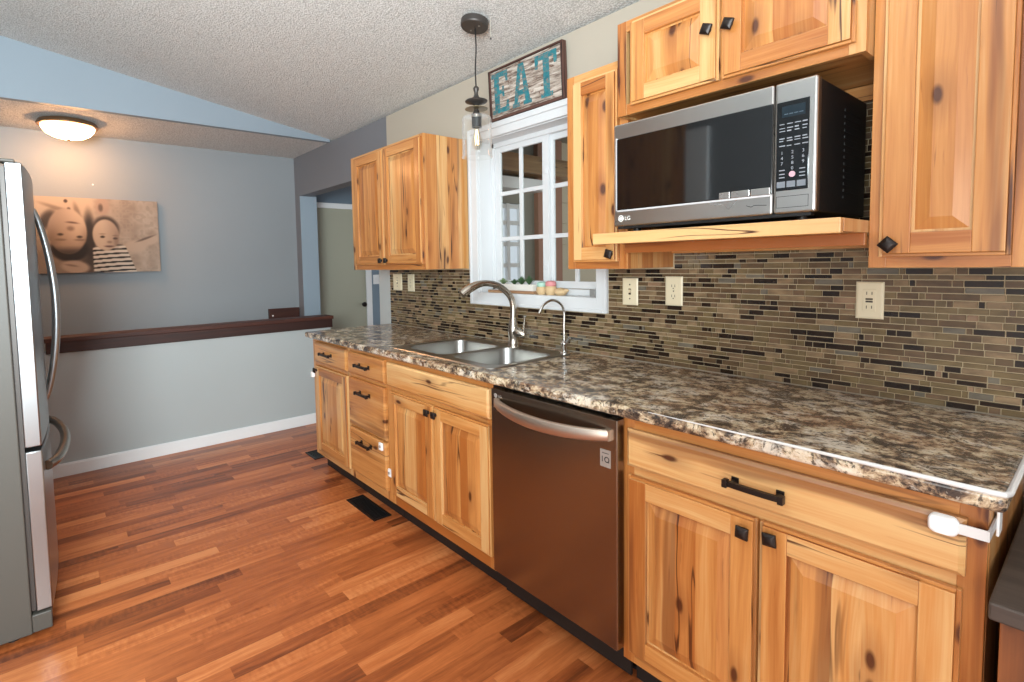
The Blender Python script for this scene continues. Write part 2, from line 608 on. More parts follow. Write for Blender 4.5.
# vaulted ceiling, gable and the flat ceiling over the stairwell
c = MB()
c.island()
P = [(0.12, BACK), (0.12, 4.34), (-3.3, 4.34), (-3.3, BACK)]
c.face([(a, b, sz(min(a, 0.0))) for a, b in P])
c.face([(a, b, sz(min(a, 0.0)) + 0.05) for a, b in reversed(P)])
for i in range(4):
    a, b = P[i], P[(i + 1) % 4]
    c.face([(a[0], a[1], sz(min(a[0], 0))), (b[0], b[1], sz(min(b[0], 0))), (b[0], b[1], sz(min(b[0], 0)) + .05), (a[0], a[1], sz(min(a[0], 0)) + .05)])
struct(c.build('ceiling', M['ceiling']), 'sloped white popcorn ceiling', 'ceiling')
struct(bx(-3.3, 2.4, 4.34, 5.9, ZC, ZC + 0.05).build('ceiling_stairwell', M['ceiling']), 'flat popcorn ceiling above the stairwell', 'ceiling')
g = MB()
g.island()
gp = [(0.0, ZC), (-3.3, ZC), (-3.3, sz(-3.3) + 0.04), (0.0, sz(0) + 0.04)]
g.face([(a, 4.29, b) for a, b in gp])
g.face([(a, 4.34, b) for a, b in reversed(gp)])
for i in range(4):
    a, b = gp[i], gp[(i + 1) % 4]
    g.face([(a[0], 4.29, a[1]), (b[0], 4.29, b[1]), (b[0], 4.34, b[1]), (a[0], 4.34, a[1])])
struct(g.build('wall_gable', M['wall_gable']), 'light blue triangular gable above the stairwell', 'wall')

YF = 5.14
struct(bx(-3.3, 0.0, YF, YF + 0.1, 0, ZC).build('wall_far', M['wall_grey']), 'far blue-grey wall behind the stairwell', 'wall')
struct(bx(-3.1, -3.0, 1.0, YF, 0, sz(-3.1)).build('wall_left', M['wall_grey']), 'grey wall behind the refrigerator', 'wall')
struct(bx(-3.0, -0.055, 4.29, 4.40, 0, 0.822).build('wall_half', M['wall_low']), 'pale blue-grey half wall in front of the stairs', 'wall')
cp = MB()
cp.box(-1.99, -0.035, 4.262, 4.43, 0.884, 0.912, 'x')
cp.box(-1.985, -0.042, 4.272, 4.29, 0.812, 0.884, 'x')
cp.box(-1.985, -0.042, 4.40, 4.42, 0.812, 0.884, 'x')
cp.box(-0.055, -0.042, 4.29, 4.40, 0.812, 0.884, 'y')
cp.box(-1.985, -0.055, 4.29, 4.40, 0.822, 0.884, 'x')
struct(cp.build('trim_1', M['dark_wood'], bevel=0.003), 'dark brown wooden cap along the half wall', 'ledge')
bb = MB().box(-3.0, -0.06, 4.276, 4.29, 0, 0.078, 'x').box(-3.0, -0.06, 4.28, 4.29, 0.078, 0.086, 'x')
struct(bb.build('baseboard_far', M['white'], bevel=0.002), 'white baseboard along the half wall', 'baseboard')

# right wall with the window hole, then the wide opening to the hall
WY0, WY1, WZ0, WZ1 = 1.488, 2.32, 1.168, 2.03
YT = 3.3372
w = MB()
w.box(0, 0.12, BACK, WY0, 0, ZC)
w.box(0, 0.12, WY1, YT, 0, ZC)
w.box(0, 0.12, WY0, WY1, 0, WZ0)
w.box(0, 0.12, WY0, WY1, WZ1, ZC)
struct(w.build('wall_right', M['wall_tan']), 'tan wall above the backsplash', 'wall')
w = MB()
w.box(0, 0.12, YT, 5.02, 2.022, ZC)
w.box(0, 0.165, 5.02, 5.9, 0, ZC)
struct(w.build('wall_header', M['wall_header']), 'grey header above the hall opening', 'wall')
struct(bx(-0.004, 0.12, YT, 3.50, 0, 2.022).build('trim_2', M['wall_low']), 'wall end between tile and hall opening, lightened as if lit', 'wall')  # paler than the header: light on this wall end is in the colour
struct(bx(0.0, 0.166, 5.012, 5.02, 0, 2.022).build('trim_6', painted('lit_blue_jamb', rgb(148, 163, 175))), 'blue jamb of the hall opening, lightened as if lit', 'jamb')  # paler than the hall paint, so the jamb's light is in its colour
# hall
HY = 5.75
struct(bx(0.12, 2.4, HY, HY + 0.1, 0, ZC).build('wall_hall', M['hall_paint']), 'blue wall at the end of the hall', 'wall')
struct(bx(0.12, 2.4, 3.34, 3.44, 0, ZC).build('wall_partition', M['hall_paint']), 'wall between porch and hall', 'wall')
struct(bx(0.12, 2.4, 3.34, 4.34, ZC, ZC + 0.05).build('ceiling_hall', M['ceiling']), 'hall ceiling', 'ceiling')
d = struct(thing('door_1', (0.68, HY, 0), 'flat beige door with a dark knob at the end of the hall', 'door'))
bx(0.30, 1.05, HY - 0.03, HY - 0.002, 0.01, 2.0).build('door_leaf', M['door_paint'], d, bevel=0.003)
cs = MB().box(0.23, 0.30, HY - 0.045, HY - 0.001, 0, 2.0).box(1.05, 1.125, HY - 0.045, HY - 0.001, 0, 2.0).box(0.23, 1.125, HY - 0.045, HY - 0.001, 2.0, 2.06)
cs.build('door_casing', M['white'], d, bevel=0.004)
kn = MB()
kn.tube([(1.0, HY - 0.03, 0.873), (1.0, HY - 0.06, 0.873)], 0.012, 12)
kn.tube([(1.0, HY - 0.055, 0.873), (1.0, HY - 0.065, 0.873), (1.0, HY - 0.085, 0.873), (1.0, HY - 0.095, 0.873)], [0.018, 0.028, 0.028, 0.016], 16)
kn.build('door_knob', M['bronze'], d)

d2 = struct(thing('door_2', (-2.99, 2.0, 0), 'white door in the left wall, seen mirrored in the microwave glass', 'door'))
bx(-2.998, -2.975, 2.04, 2.22, 0.01, 2.36).build('door_leaf', M['white'], d2, bevel=0.003)
wpn = MB()  # unseen brown boards, added for what the microwave glass mirrors
for k in range(8):
    wpn.box(-2.998, -2.975, 2.23 + k * 0.1, 2.327 + k * 0.1, 0, 2.5, 'z')
struct(wpn.build('wall_panel', M['hickory']), 'hickory boards added on the left wall for the microwave reflection', 'panel')
# ------------------------------------------------------------------ window
win = struct(thing('window_1', (0.05, 1.9, WZ0), 'white sliding window with muntins above the sink', 'window'))
cs = MB()
C0, C1, CB, CT = 1.432, 2.388, 1.106, 2.098
for (a, b, e, f_) in ((C0, WY0 + 0.002, CB, CT), (WY1 - 0.002, C1, CB, CT)):
    cs.box(-0.02, 0.001, a, b, e, f_)
cs.box(-0.02, 0.001, WY0, WY1, CB, WZ0 + 0.004, 'y')
cs.box(-0.02, 0.001, WY0, WY1, WZ1 - 0.004, CT, 'y')
cs.box(-0.026, -0.02, C0, C0 + 0.016, CB, CT)
cs.box(-0.026, -0.02, C1 - 0.018, C1, CB, CT)
cs.box(-0.026, -0.02, C0 + 0.016, C1 - 0.018, CB, CB + 0.016, 'y')
cs.box(-0.03, -0.02, C0 + 0.016, C1 - 0.018, CT - 0.03, CT, 'y')
cs.build('window_casing', M['vinyl'], win, bevel=0.003)
jb = MB()
jb.box(-0.018, 0.13, WY0, WY1, WZ0 - 0.0, WZ0 + 0.006, 'y')
jb.box(0.0, 0.13, WY0, WY0 + 0.008, WZ0, WZ1)
jb.box(0.0, 0.13, WY1 - 0.008, WY1, WZ0, WZ1)
jb.box(0.0, 0.13, WY0, WY1, WZ1 - 0.008, WZ1, 'y')
jb.build('window_jamb', M['vinyl'], win)
fr = MB()
X0, X1 = 0.098, 0.13
fr.box(X0 - 0.012, X1, WY0 + 0.008, WY0 + 0.03, WZ0 + 0.006, WZ1 - 0.008)
fr.box(X0 - 0.012, X1, WY1 - 0.034, WY1 - 0.008, WZ0 + 0.006, WZ1 - 0.008)
fr.box(X0 - 0.012, X1, WY0, WY1, WZ0 + 0.006, WZ0 + 0.034, 'y')
fr.box(X0 - 0.012, X1, WY0, WY1, WZ1 - 0.034, WZ1 - 0.008, 'y')
fr.build('window_frame', M['vinyl'], win, bevel=0.002)


def sash(ya, yb, x0, x1, name):
    s = MB()
    za, zb = 1.205, 1.996
    s.box(x0, x1, ya, ya + 0.042, za, zb)
    s.box(x0, x1, yb - 0.042, yb, za, zb)
    s.box(x0, x1, ya + 0.042, yb - 0.042, za, za + 0.036, 'y')
    s.box(x0, x1, ya + 0.042, yb - 0.042, zb - 0.03, zb, 'y')
    mid = (ya + yb) / 2
    xm = (x0 + x1) / 2
    s.box(xm - 0.007, xm + 0.007, mid - 0.011, mid + 0.011, za + 0.036, zb - 0.03)
    for zz in (1.732, 1.476):
        s.box(xm - 0.007, xm + 0.007, ya + 0.042, mid - 0.011, zz - 0.011, zz + 0.011, 'y')
        s.box(xm - 0.007, xm + 0.007, mid + 0.011, yb - 0.042, zz - 0.011, zz + 0.011, 'y')
    o = s.build(name, M['vinyl'], win, bevel=0.0015)
    bx(xm - 0.0015, xm + 0.0015, ya + 0.038, yb - 0.038, za + 0.03, zb - 0.026).build('glass_pane', M['pane'], o)
    return o


sash(1.875, WY1 - 0.034, 0.094, 0.112, 'window_sash')
sash(WY0 + 0.03, 1.90, 0.113, 0.13, 'window_sash')
lk = MB().box(0.086, 0.094, 1.885, 1.905, 1.30, 1.33).box(0.086, 0.094, 1.885, 1.905, 1.80, 1.83)
lk.build('window_latch', M['vinyl'], win, bevel=0.002)

# enclosed porch seen through the window
struct(bx(0.13, 3.3, -0.5, 3.33, -0.1, -0.02).build('floor_porch', M['porch_dark']), 'porch floor outside the window', 'floor')
struct(bx(0.121, 3.3, -0.5, 3.33, 2.42, 2.48).build('ceiling_porch', M['porch_dark']), 'porch roof outside the window', 'ceiling')
pw = MB()
PY0, PY1 = 3.25, 3.33
pw.box(0.125, 0.93, PY0, PY1, -0.02, 2.42)
pw.box(0.93, 1.28, PY0, PY1, -0.02, 0.85)
pw.box(0.93, 1.28, PY0, PY1, 1.84, 2.42)
pw.box(1.28, 1.41, PY0, PY1, -0.02, 2.42)
struct(pw.build('wall_porch', M['porch_dark']), 'dark porch wall seen through the left panes', 'wall')
struct(bx(1.41, 1.72, 3.20, PY1, -0.02, 2.42).build('trim_3', M['porch_brown']), 'reddish brown porch post seen through the window', 'post')
sd = MB()
for k in range(13):
    z0 = -0.02 + k * 0.19
    sd.box(1.72, 3.3, 3.24 + 0.006 * (k % 1), PY1, z0, min(2.42, z0 + 0.184), 'x')
sd.box(1.72, 3.3, 3.255, PY1, -0.02, 2.42, 'x', 0)
struct(sd.build('wall_siding', M['siding']), 'grey-brown lap siding outside the window', 'wall')
struct(bx(0.13, 1.41, 3.10, 3.25, 1.94, 2.03, 'x').build('trim_4', M['white']), 'white rail across the porch wall', 'trim')
struct(bx(0.13, 1.72, 3.02, 3.20, 2.06, 2.2, 'x').build('trim_5', M['porch_beam']), 'tan wooden beam under the porch roof', 'beam')
pf = MB()
for a in (0.93, 1.10, 1.245):
    pf.box(a, a + 0.035, 3.27, 3.31, 0.85, 1.84)
for b in (0.85, 1.12, 1.3, 1.48, 1.66, 1.8):
    pf.box(0.93, 1.28, 3.275, 3.305, b, b + 0.035, 'x')
struct(bx(0.93, 1.28, 3.30, 3.306, 0.85, 1.84).build('window_3', emit('daylit_frosted_pane', (0.82, 0.9, 1.0, 1), 0.75)), 'daylit pane behind the porch lattice', 'window')
struct(pf.build('window_2', M['white']), 'bright porch window with white lattice', 'window')

# ------------------------------------------------------------------ mosaic backsplash
struct(bx(-0.004, 0, 0.09, YT, 0.9145, 1.107).box(-0.004, 0, 0.09, C0, 1.107, 1.311).box(-0.004, 0, C1, YT, 1.107, 1.311).box(-0.004, 0, 0.40, 1.125, 1.311, 1.86)
       .build('wall_backsplash', M['grout']), 'grout bed of the mosaic backsplash', 'backsplash')
tl = MB()
z = 0.9152
G = 0.0021
wts = [21, 26, 13, 18, 16, 4, 2]
while z < 1.84:
    h = random.choice((0.0155, 0.0155, 0.0125, 0.0175))
    if z + h < 1.1068:
        spans = [(0.092, YT - 0.002)]
    elif z + h < 1.310:
        spans = [(0.092, C0 - 0.001), (C1 + 0.001, YT - 0.002)]
    else:
        spans = [(0.412, 1.118)]
    for a, b in spans:
        yy = a
        while yy < b - 0.006:
            ln = random.choice((0.014, 0.024, 0.036, 0.048, 0.062, 0.078, 0.05))
            y2 = min(b, yy + ln)
            if b - y2 < 0.012:
                y2 = b
            m = random.choices(range(7), wts)[0]
            if m in (2, 4, 6) and random.random() < 0.15:
                m = 3
            th = -0.0075 - random.uniform(0, 0.0012)
            x_f = th
            tl.island()
            e = 0.0008
            q = [(yy, z), (y2 - G, z), (y2 - G, z + h), (yy, z + h)]
            qi = [(yy + e, z + e), (y2 - G - e, z + e), (y2 - G - e, z + h - e), (yy + e, z + h - e)]
            tl.face([(x_f, p[0], p[1]) for p in reversed(qi)], None, m)
            for i in range(4):
                j = (i + 1) % 4
                tl.face([(x_f, qi[i][0], qi[i][1]), (x_f, qi[j][0], qi[j][1]), (-0.004, q[j][0], q[j][1]), (-0.004, q[i][0], q[i][1])], None, m)
            yy = y2
    z += h + G
struct(tl.build('wall_mosaic', TILES, fix=False), 'mosaic backsplash of narrow brown, olive and tan tiles', 'backsplash')

# ================================================================== cabinets
W = M['hickory']


def raised_door(name, parent, xf, y0, y1, z0, z1, sw=0.056, rail=0.056, t=0.02, stave=0.075):
    """frame-and-panel door looking along -x; returns the door mesh"""
    s = MB()
    xb = xf + t
    l = 0.008
    s.box(xf, xb, y0 + l, y0 + sw, z0 + l, z1 - l, 'z')
    s.box(xf, xb, y1 - sw, y1 - l, z0 + l, z1 - l, 'z')
    s.box(xf + 0.0004, xb, y0 + sw, y1 - sw, z0 + l, z0 + rail, 'y')
    s.box(xf + 0.0004, xb, y0 + sw, y1 - sw, z1 - rail, z1 - l, 'y')
    s.box(xf + 0.006, xb, y0, y0 + l, z0, z1, 'z')
    s.box(xf + 0.006, xb, y1 - l, y1, z0, z1, 'z')
    s.box(xf + 0.006, xb, y0 + l, y1 - l, z0, z0 + l, 'y')
    s.box(xf + 0.006, xb, y0 + l, y1 - l, z1 - l, z1, 'y')
    a, b, e, f_ = y0 + sw, y1 - sw, z0 + rail, z1 - rail
    n = max(1, round((b - a) / stave))
    xg, xr = xf + 0.012, xf + 0.003
    s1, s2 = 0.006, 0.034
    cuts = [a + s2 + (b - a - 2 * s2) * i / n for i in range(n + 1)]
    for i in range(n):
        ou, ov = random.uniform(0, 60), random.uniform(0, 60)

        def uv(pts):
            return [(p[1] + ou, p[2] + ov) for p in pts]
        s.island()
        ya, yb = cuts[i], cuts[i + 1]
        p = [(xr, yb, e + s2), (xr, ya, e + s2), (xr, ya, f_ - s2), (xr, yb, f_ - s2)]
        s.face(p, uv(p))
        ga, gb = ya, yb
        if i == 0:
            ga = a + s1
        if i == n - 1:
            gb = b - s1
        for zz, zr in ((e + s1, e + s2), (f_ - s1, f_ - s2)):
            p = [(xg, gb, zz), (xg, ga, zz), (xr, ya, zr), (xr, yb, zr)]
            s.face(p, uv(p))
        if i == 0:
            p = [(xg, a + s1, e + s1), (xg, a + s1, f_ - s1), (xr, ya, f_ - s2), (xr, ya, e + s2)]
            s.face(p, uv(p))
        if i == n - 1:
            p = [(xg, b - s1, e + s1), (xg, b - s1, f_ - s1), (xr, yb, f_ - s2), (xr, yb, e + s2)]
            s.face(p, uv(p))
    s.box(xg, xg + 0.003, a - 0.002, b + 0.002, e - 0.002, f_ + 0.002, 'z', 0)
    return s.build(name, W, parent, bevel=0.0045, seg=2)


def drawer_front(name, parent, xf, y0, y1, z0, z1, t=0.02):
    s = MB()
    ou, ov = random.uniform(0, 60), random.uniform(0, 60)

    def uv(pts):
        return [(p[2] + ou, p[1] + ov) for p in pts]
    e, dpt = 0.009, 0.007
    o = [(y1, z0), (y0, z0), (y0, z1), (y1, z1)]
    i_ = [(y1 - e, z0 + e), (y0 + e, z0 + e), (y0 + e, z1 - e), (y1 - e, z1 - e)]
    p = [(xf, a, b) for a, b in i_]
    s.face(p, uv(p))
    for k in range(4):
        j = (k + 1) % 4
        p = [(xf + 0.003, o[k][0] - (e - 0.004) * (1 if o[k][0] == y1 else -1), o[k][1] + (e - 0.004) * (1 if o[k][1] == z0 else -1)),
             (xf + 0.003, o[j][0] - (e - 0.004) * (1 if o[j][0] == y1 else -1), o[j][1] + (e - 0.004) * (1 if o[j][1] == z0 else -1)),
             (xf, i_[j][0], i_[j][1]), (xf, i_[k][0], i_[k][1])]
        s.face(p, uv(p))
        q = [(xf + dpt, o[k][0], o[k][1]), (xf + dpt, o[j][0], o[j][1]), p[1], p[0]]
        s.face(q, uv(q))
        r = [(xf + t, o[k][0], o[k][1]), (xf + t, o[j][0], o[j][1]), q[1], q[0]]
        s.face(r, uv(r))
    p = [(xf + t, a, b) for a, b in reversed(o)]
    s.face(p, uv(p))
    return s.build(name, W, parent)


def knob(parent, xf, y, z, tilt=0.0, size=0.0155):
    s = MB()
    s.lathe(y, z, [(0.009, xf), (0.0075, xf - 0.004), (0.006, xf - 0.008), (0.007, xf - 0.013)], 14, axis='-x')
    loops = []
    for hh, r in ((0.011, 0.55), (0.014, 1.0), (0.02, 1.0), (0.024, 0.62), (0.026, 0.2)):
        loops.append([(xf - hh, y + size * r * 1.38 * math.cos(tilt + PI / 4 + k * PI / 2), z + size * r * 1.38 * math.sin(tilt + PI / 4 + k * PI / 2)) for k in range(4)])
    s.loft(loops, smooth=False)
    return s.build('knob', M['bronze'], parent, bevel=0.0012)


def bar_pull(parent, xf, yc, z, ln, r=0.006, stand=0.028):
    s = MB()
    n = 9
    pts = []
    for i in range(n):
        t_ = i / (n - 1) - 0.5
        pts.append((xf - stand + 0.003 * (2 * t_) ** 2, yc + t_ * ln, z))
    loops = []
    for p in pts:
        loops.append([(p[0] - r, p[1], p[2] - r), (p[0] + r, p[1], p[2] - r), (p[0] + r, p[1], p[2] + r), (p[0] - r, p[1], p[2] + r)])
    s.loft(loops, smooth=False)
    for sg in (-1, 1):
        yy = yc + sg * (ln / 2 - 0.012)
        s.box(xf - stand, xf - 0.003, yy - 0.005, yy + 0.005, z - 0.005, z + 0.005)
        s.box(xf - 0.004, xf, yy - 0.009, yy + 0.009, z - 0.011, z + 0.011)
        s.box(xf - stand - 0.001 - r, xf - stand + 0.003 + r, yc + sg * ln / 2 - 0.006, yc + sg * ln / 2 + 0.006, z - r * 1.5, z + r * 1.5)
    return s.build('pull', M['bronze'], parent, bevel=0.001)


XB, XD = -0.61, -0.632
ZT, ZK = 0.876, 0.106


def base_unit(y0, y1, label, rails, stiles=(), left_end=False, right_end=False, sunk=False):
    t = thing('base_cabinet', (-0.3, (y0 + y1) / 2, 0), label, 'cabinet', 'hickory base cabinets along the wall')
    top = 0.66 if sunk else ZT
    c_ = MB()
    c_.box(XB + 0.019, -0.012, y0 + 0.001, y0 + 0.017, ZK, ZT, 'z')
    c_.box(XB + 0.019, -0.012, y1 - 0.017, y1 - 0.001, ZK, ZT, 'z')
    c_.box(XB + 0.019, -0.012, y0 + 0.017, y1 - 0.017, ZK, ZK + 0.016, 'y')
    c_.box(-0.02, -0.012, y0 + 0.017, y1 - 0.017, ZK, ZT - 0.25, 'y')
    if right_end:
        k = 0
        xx = XB + 0.019
        while xx < -0.03:
            c_.box(xx, min(-0.012, xx + 0.085), y0 - 0.003, y0 + 0.002, ZK, ZT, 'z')
            xx += 0.0852
    c_.build('carcass', W, t)
    f_ = MB()
    sw = 0.038
    yr = y0 - (0.003 if right_end else 0) + 0.0005
    f_.box(XB, XB + 0.019, yr, y0 + sw, ZK, ZT, 'z')
    f_.box(XB, XB + 0.019, y1 - sw, y1 - 0.0005, ZK, ZT, 'z')
    for za, zb in rails:
        f_.box(XB + 0.0003, XB + 0.019, y0 + sw, y1 - sw, za, zb, 'y')
    for ya, yb, za, zb in stiles:
        f_.box(XB + 0.0002, XB + 0.019, ya, yb, za, zb, 'z')
    f_.build('face_frame', W, t, bevel=0.001)
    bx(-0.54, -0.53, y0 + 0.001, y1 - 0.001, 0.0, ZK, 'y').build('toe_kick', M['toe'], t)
    return t


# left cabinet: one drawer over one door
b1 = base_unit(2.786, 3.3176, 'hickory base cabinet at the far end, one drawer over one door', [(0.846, ZT), (0.70, 0.74), (ZK, 0.15)])
dr = drawer_front('drawer', b1, XD, 2.798, 3.250, 0.730, 0.858)
bar_pull(dr, XD, 3.045, 0.795, 0.13)
do = raised_door('door', b1, XD, 2.800, 3.250, 0.148, 0.700)
knob(do, XD, 3.222, 0.675)
# drawer stack
b2 = base_unit(2.342, 2.786, 'hickory base cabinet with a stack of three drawers', [(0.846, ZT), (0.70, 0.735), (0.405, 0.43), (ZK, 0.17)])
for k, (za, zb) in enumerate(((0.730, 0.852), (0.430, 0.705), (0.160, 0.415))):
    dr = drawer_front('drawer', b2, XD, 2.358, 2.772, za, zb)
    bar_pull(dr, XD, 2.568, (za + zb) / 2 + (0.0 if k == 0 else 0.07), 0.13)
# sink cabinet
b3 = base_unit(1.530, 2.342, 'hickory base cabinet under the sink, two doors beneath a false front', [(0.84, ZT), (0.695, 0.74), (ZK, 0.17)], [(1.905, 1.945, 0.17, 0.695)])
drawer_front('false_drawer_front', b3, XD, 1.538, 2.332, 0.727, 0.848)
do = raised_door('door', b3, XD, 1.930, 2.316, 0.165, 0.702)
knob(do, XD, 1.955, 0.668)
do = raised_door('door', b3, XD, 1.538, 1.922, 0.165, 0.702)
knob(do, XD, 1.898, 0.668)
# right cabinet
b4 = base_unit(0.142, 0.9336, 'hickory base cabinet nearest the viewer, wide drawer over two doors', [(0.84, ZT), (0.695, 0.735), (ZK, 0.155)], [(0.515, 0.555, 0.155, 0.695)], right_end=True)
dr = drawer_front('drawer', b4, XD, 0.167, 0.909, 0.730, 0.842)
bar_pull(dr, XD, 0.538, 0.783, 0.128, 0.0065, 0.03)
do = raised_door('door', b4, XD, 0.539, 0.907, 0.147, 0.701, 0.062, 0.06)
knob(do, XD, 0.566, 0.664, 0.05)
do = raised_door('door', b4, XD, 0.170, 0.533, 0.147, 0.701, 0.062, 0.06)
knob(do, XD, 0.503, 0.672, -0.08)

# ------------------------------------------------------------------ countertop with the sink cut-out
SK = (-0.55, -0.12, 1.60, 2.31)          # cut-out
xs = [-0.655, SK[0], SK[1], -0.008]
ys = [0.113, SK[2], SK[3], 3.345]
ZC0, ZC1 = 0.8785, 0.914
ct = MB()
ct.island()
for i in range(3):
    for j in range(3):
        if i == 1 and j == 1:
            continue
        for zz in (ZC0, ZC1):
            ct.face([(xs[i], ys[j], zz), (xs[i + 1], ys[j], zz), (xs[i + 1], ys[j + 1], zz), (xs[i], ys[j + 1], zz)])
for j in range(3):
    for xx in (xs[0], xs[3]):
        ct.face([(xx, ys[j], ZC0), (xx, ys[j + 1], ZC0), (xx, ys[j + 1], ZC1), (xx, ys[j], ZC1)])
for i in range(3):
    for yy in (ys[0], ys[3]):
        ct.face([(xs[i], yy, ZC0), (xs[i + 1], yy, ZC0), (xs[i + 1], yy, ZC1), (xs[i], yy, ZC1)])
for xx in (xs[1], xs[2]):
    ct.face([(xx, ys[1], ZC0), (xx, ys[2], ZC0), (xx, ys[2], ZC1), (xx, ys[1], ZC1)])
for yy in (ys[1], ys[2]):
    ct.face([(xs[1], yy, ZC0), (xs[2], yy, ZC0), (xs[2], yy, ZC1), (xs[1], yy, ZC1)])
cto = ct.build('countertop', M['granite'], None, (-0.33, 1.7, ZC0), bevel=0.011, seg=4)
cto.data.polygons.foreach_set('use_smooth', [True] * len(cto.data.polygons))
cto.data.set_sharp_from_angle(angle=math.radians(50))
tag(cto, 'long brown and cream stone-look countertop over the base cabinets', 'countertop')

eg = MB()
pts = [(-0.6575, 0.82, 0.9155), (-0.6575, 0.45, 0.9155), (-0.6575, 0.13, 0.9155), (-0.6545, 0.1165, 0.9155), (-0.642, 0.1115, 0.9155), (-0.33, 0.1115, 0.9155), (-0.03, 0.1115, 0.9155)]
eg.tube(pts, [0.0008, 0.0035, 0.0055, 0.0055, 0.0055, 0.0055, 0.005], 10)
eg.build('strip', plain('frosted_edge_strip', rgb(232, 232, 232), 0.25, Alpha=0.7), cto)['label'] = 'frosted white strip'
# ------------------------------------------------------------------ sink


def rrect(xa, xb, ya, yb, r, z, n=5):
    pts = []
    for cx_, cy_, a0 in ((xb - r, yb - r, 0), (xa + r, yb - r, 90), (xa + r, ya + r, 180), (xb - r, ya + r, 270)):
        for k in range(n + 1):
            a = math.radians(a0 + 90 * k / n)
            pts.append((cx_ + r * math.cos(a), cy_ + r * math.sin(a), z))
    return pts


sk = thing('kitchen_sink', (-0.33, 1.96, 0.914), 'double-bowl stainless steel sink set into the countertop', 'sink')
RX0, RX1, RY0, RY1 = -0.585, -0.085, 1.572, 2.352
bowls = ((-0.535, -0.165, 1.602, 1.925), (-0.535, -0.165, 1.958, 2.298))
bm = bmesh.new()
zt_ = 0.9185
edges = []
for lp in [rrect(RX0, RX1, RY0, RY1, 0.03, zt_)] + [rrect(*b_, 0.06, zt_) for b_ in bowls]:
    vs = [bm.verts.new(Vector(p) - Vector((-0.33, 1.96, 0.914))) for p in lp]
    edges += [bm.edges.new((vs[i], vs[(i + 1) % len(vs)])) for i in range(len(vs))]
bmesh.ops.triangle_fill(bm, use_beauty=True, use_dissolve=False, edges=edges)
me = bpy.data.meshes.new('rim')
lip0 = rrect(RX0, RX1, RY0, RY1, 0.03, zt_)
lip1 = rrect(RX0 - 0.003, RX1 + 0.003, RY0 - 0.003, RY1 + 0.003, 0.033, 0.9142)
off = Vector((-0.33, 1.96, 0.914))
for i in range(len(lip0)):
    j = (i + 1) % len(lip0)
    bm.faces.new([bm.verts.new(Vector(p) - off) for p in (lip0[i], lip1[i], lip1[j], lip0[j])])
bmesh.ops.remove_doubles(bm, verts=bm.verts, dist=1e-5)
bmesh.ops.recalc_face_normals(bm, faces=bm.faces)
if max(bm.faces, key=lambda f: f.calc_area()).normal.z < 0:
    bmesh.ops.reverse_faces(bm, faces=bm.faces)
bm.to_mesh(me)
bm.free()
me.materials.append(M['sink_steel'])
rim = bpy.data.objects.new('rim', me)
COL.objects.link(rim)
rim.parent = sk
for b_ in bowls:
    s = MB()
    xa, xb, ya, yb = b_
    lps = [rrect(xa, xb, ya, yb, 0.06, zt_), rrect(xa + .002, xb - .002, ya + .002, yb - .002, 0.06, 0.912),
           rrect(xa + .008, xb - .008, ya + .008, yb - .008, 0.06, 0.76), rrect(xa + .02, xb - .02, ya + .02, yb - .02, 0.055, 0.735),
           rrect(xa + .05, xb - .05, ya + .05, yb - .05, 0.04, 0.728)]
    s.loft(lps, caps=(False, True))
    bo = s.build('bowl', M['sink_steel'], sk, sharp=60)
    dn = MB().lathe((xa + xb) / 2, (ya + yb) / 2, [(0.045, 0.7285), (0.043, 0.732), (0.03, 0.731), (0.01, 0.7295)], 24)
    dn.build('drain', M['chrome'], bo)

# ------------------------------------------------------------------ faucets


def bez(ctrl, n=24):
    """Catmull-Rom through points"""
    pts = [Vector(c_) for c_ in ctrl]
    pts = [pts[0] * 2 - pts[1]] + pts + [pts[-1] * 2 - pts[-2]]
    out = []
    seg = len(pts) - 3
    for i in range(seg):
        p0, p1, p2, p3 = pts[i:i + 4]
        m_ = max(2, n // seg)
        for k in range(m_ + (1 if i == seg - 1 else 0)):
            t_ = k / m_
            out.append(0.5 * ((2 * p1) + (p2 - p0) * t_ + (2 * p0 - 5 * p1 + 4 * p2 - p3) * t_ ** 2 + (3 * p1 - p0 - 3 * p2 + p3) * t_ ** 3))
    return out


fx, fy, fz = -0.145, 1.90, 0.9185
fa = thing('faucet', (fx, fy, fz), 'tall gooseneck brushed-nickel kitchen faucet with side lever behind the sink', 'faucet')
MB().lathe(fx, fy, [(0.03, fz), (0.03, fz + .006), (0.026, fz + .012), (0.025, fz + .05), (0.029, fz + .075), (0.027, fz + .1), (0.02, fz + .125), (0.0165, fz + .15)], 24).build('body', M['nickel'], fa)
path = bez([(fx, fy, 1.06), (fx, fy, 1.13), (fx - .022, fy + .006, 1.183), (fx - .085, fy + .02, 1.23), (fx - .16, fy + .042, 1.243), (fx - .225, fy + .06, 1.222), (fx - .268, fy + .072, 1.194)], 42)
rad = [0.0155 if i < len(path) * 0.64 else 0.0155 + 0.006 * min(1, (i - len(path) * 0.64) / 8) for i in range(len(path))]
MB().tube(path, rad, 16).build('spout', M['nickel'], fa)
hb = MB().tube([(fx, fy, 0.995), (fx + .004, fy - .035, 0.993), (fx + .008, fy - .062, 0.986), (fx + .009, fy - .074, 0.983)], [0.024, 0.025, 0.019, 0.009], 16)
hb.build('lever_hub', M['nickel'], fa)
MB().tube([(fx + .006, fy - .064, 0.99), (fx + .006, fy - .07, 1.03), (fx + .004, fy - .078, 1.078)], [0.008, 0.006, 0.0075], 12).build('lever', M['nickel'], fa)

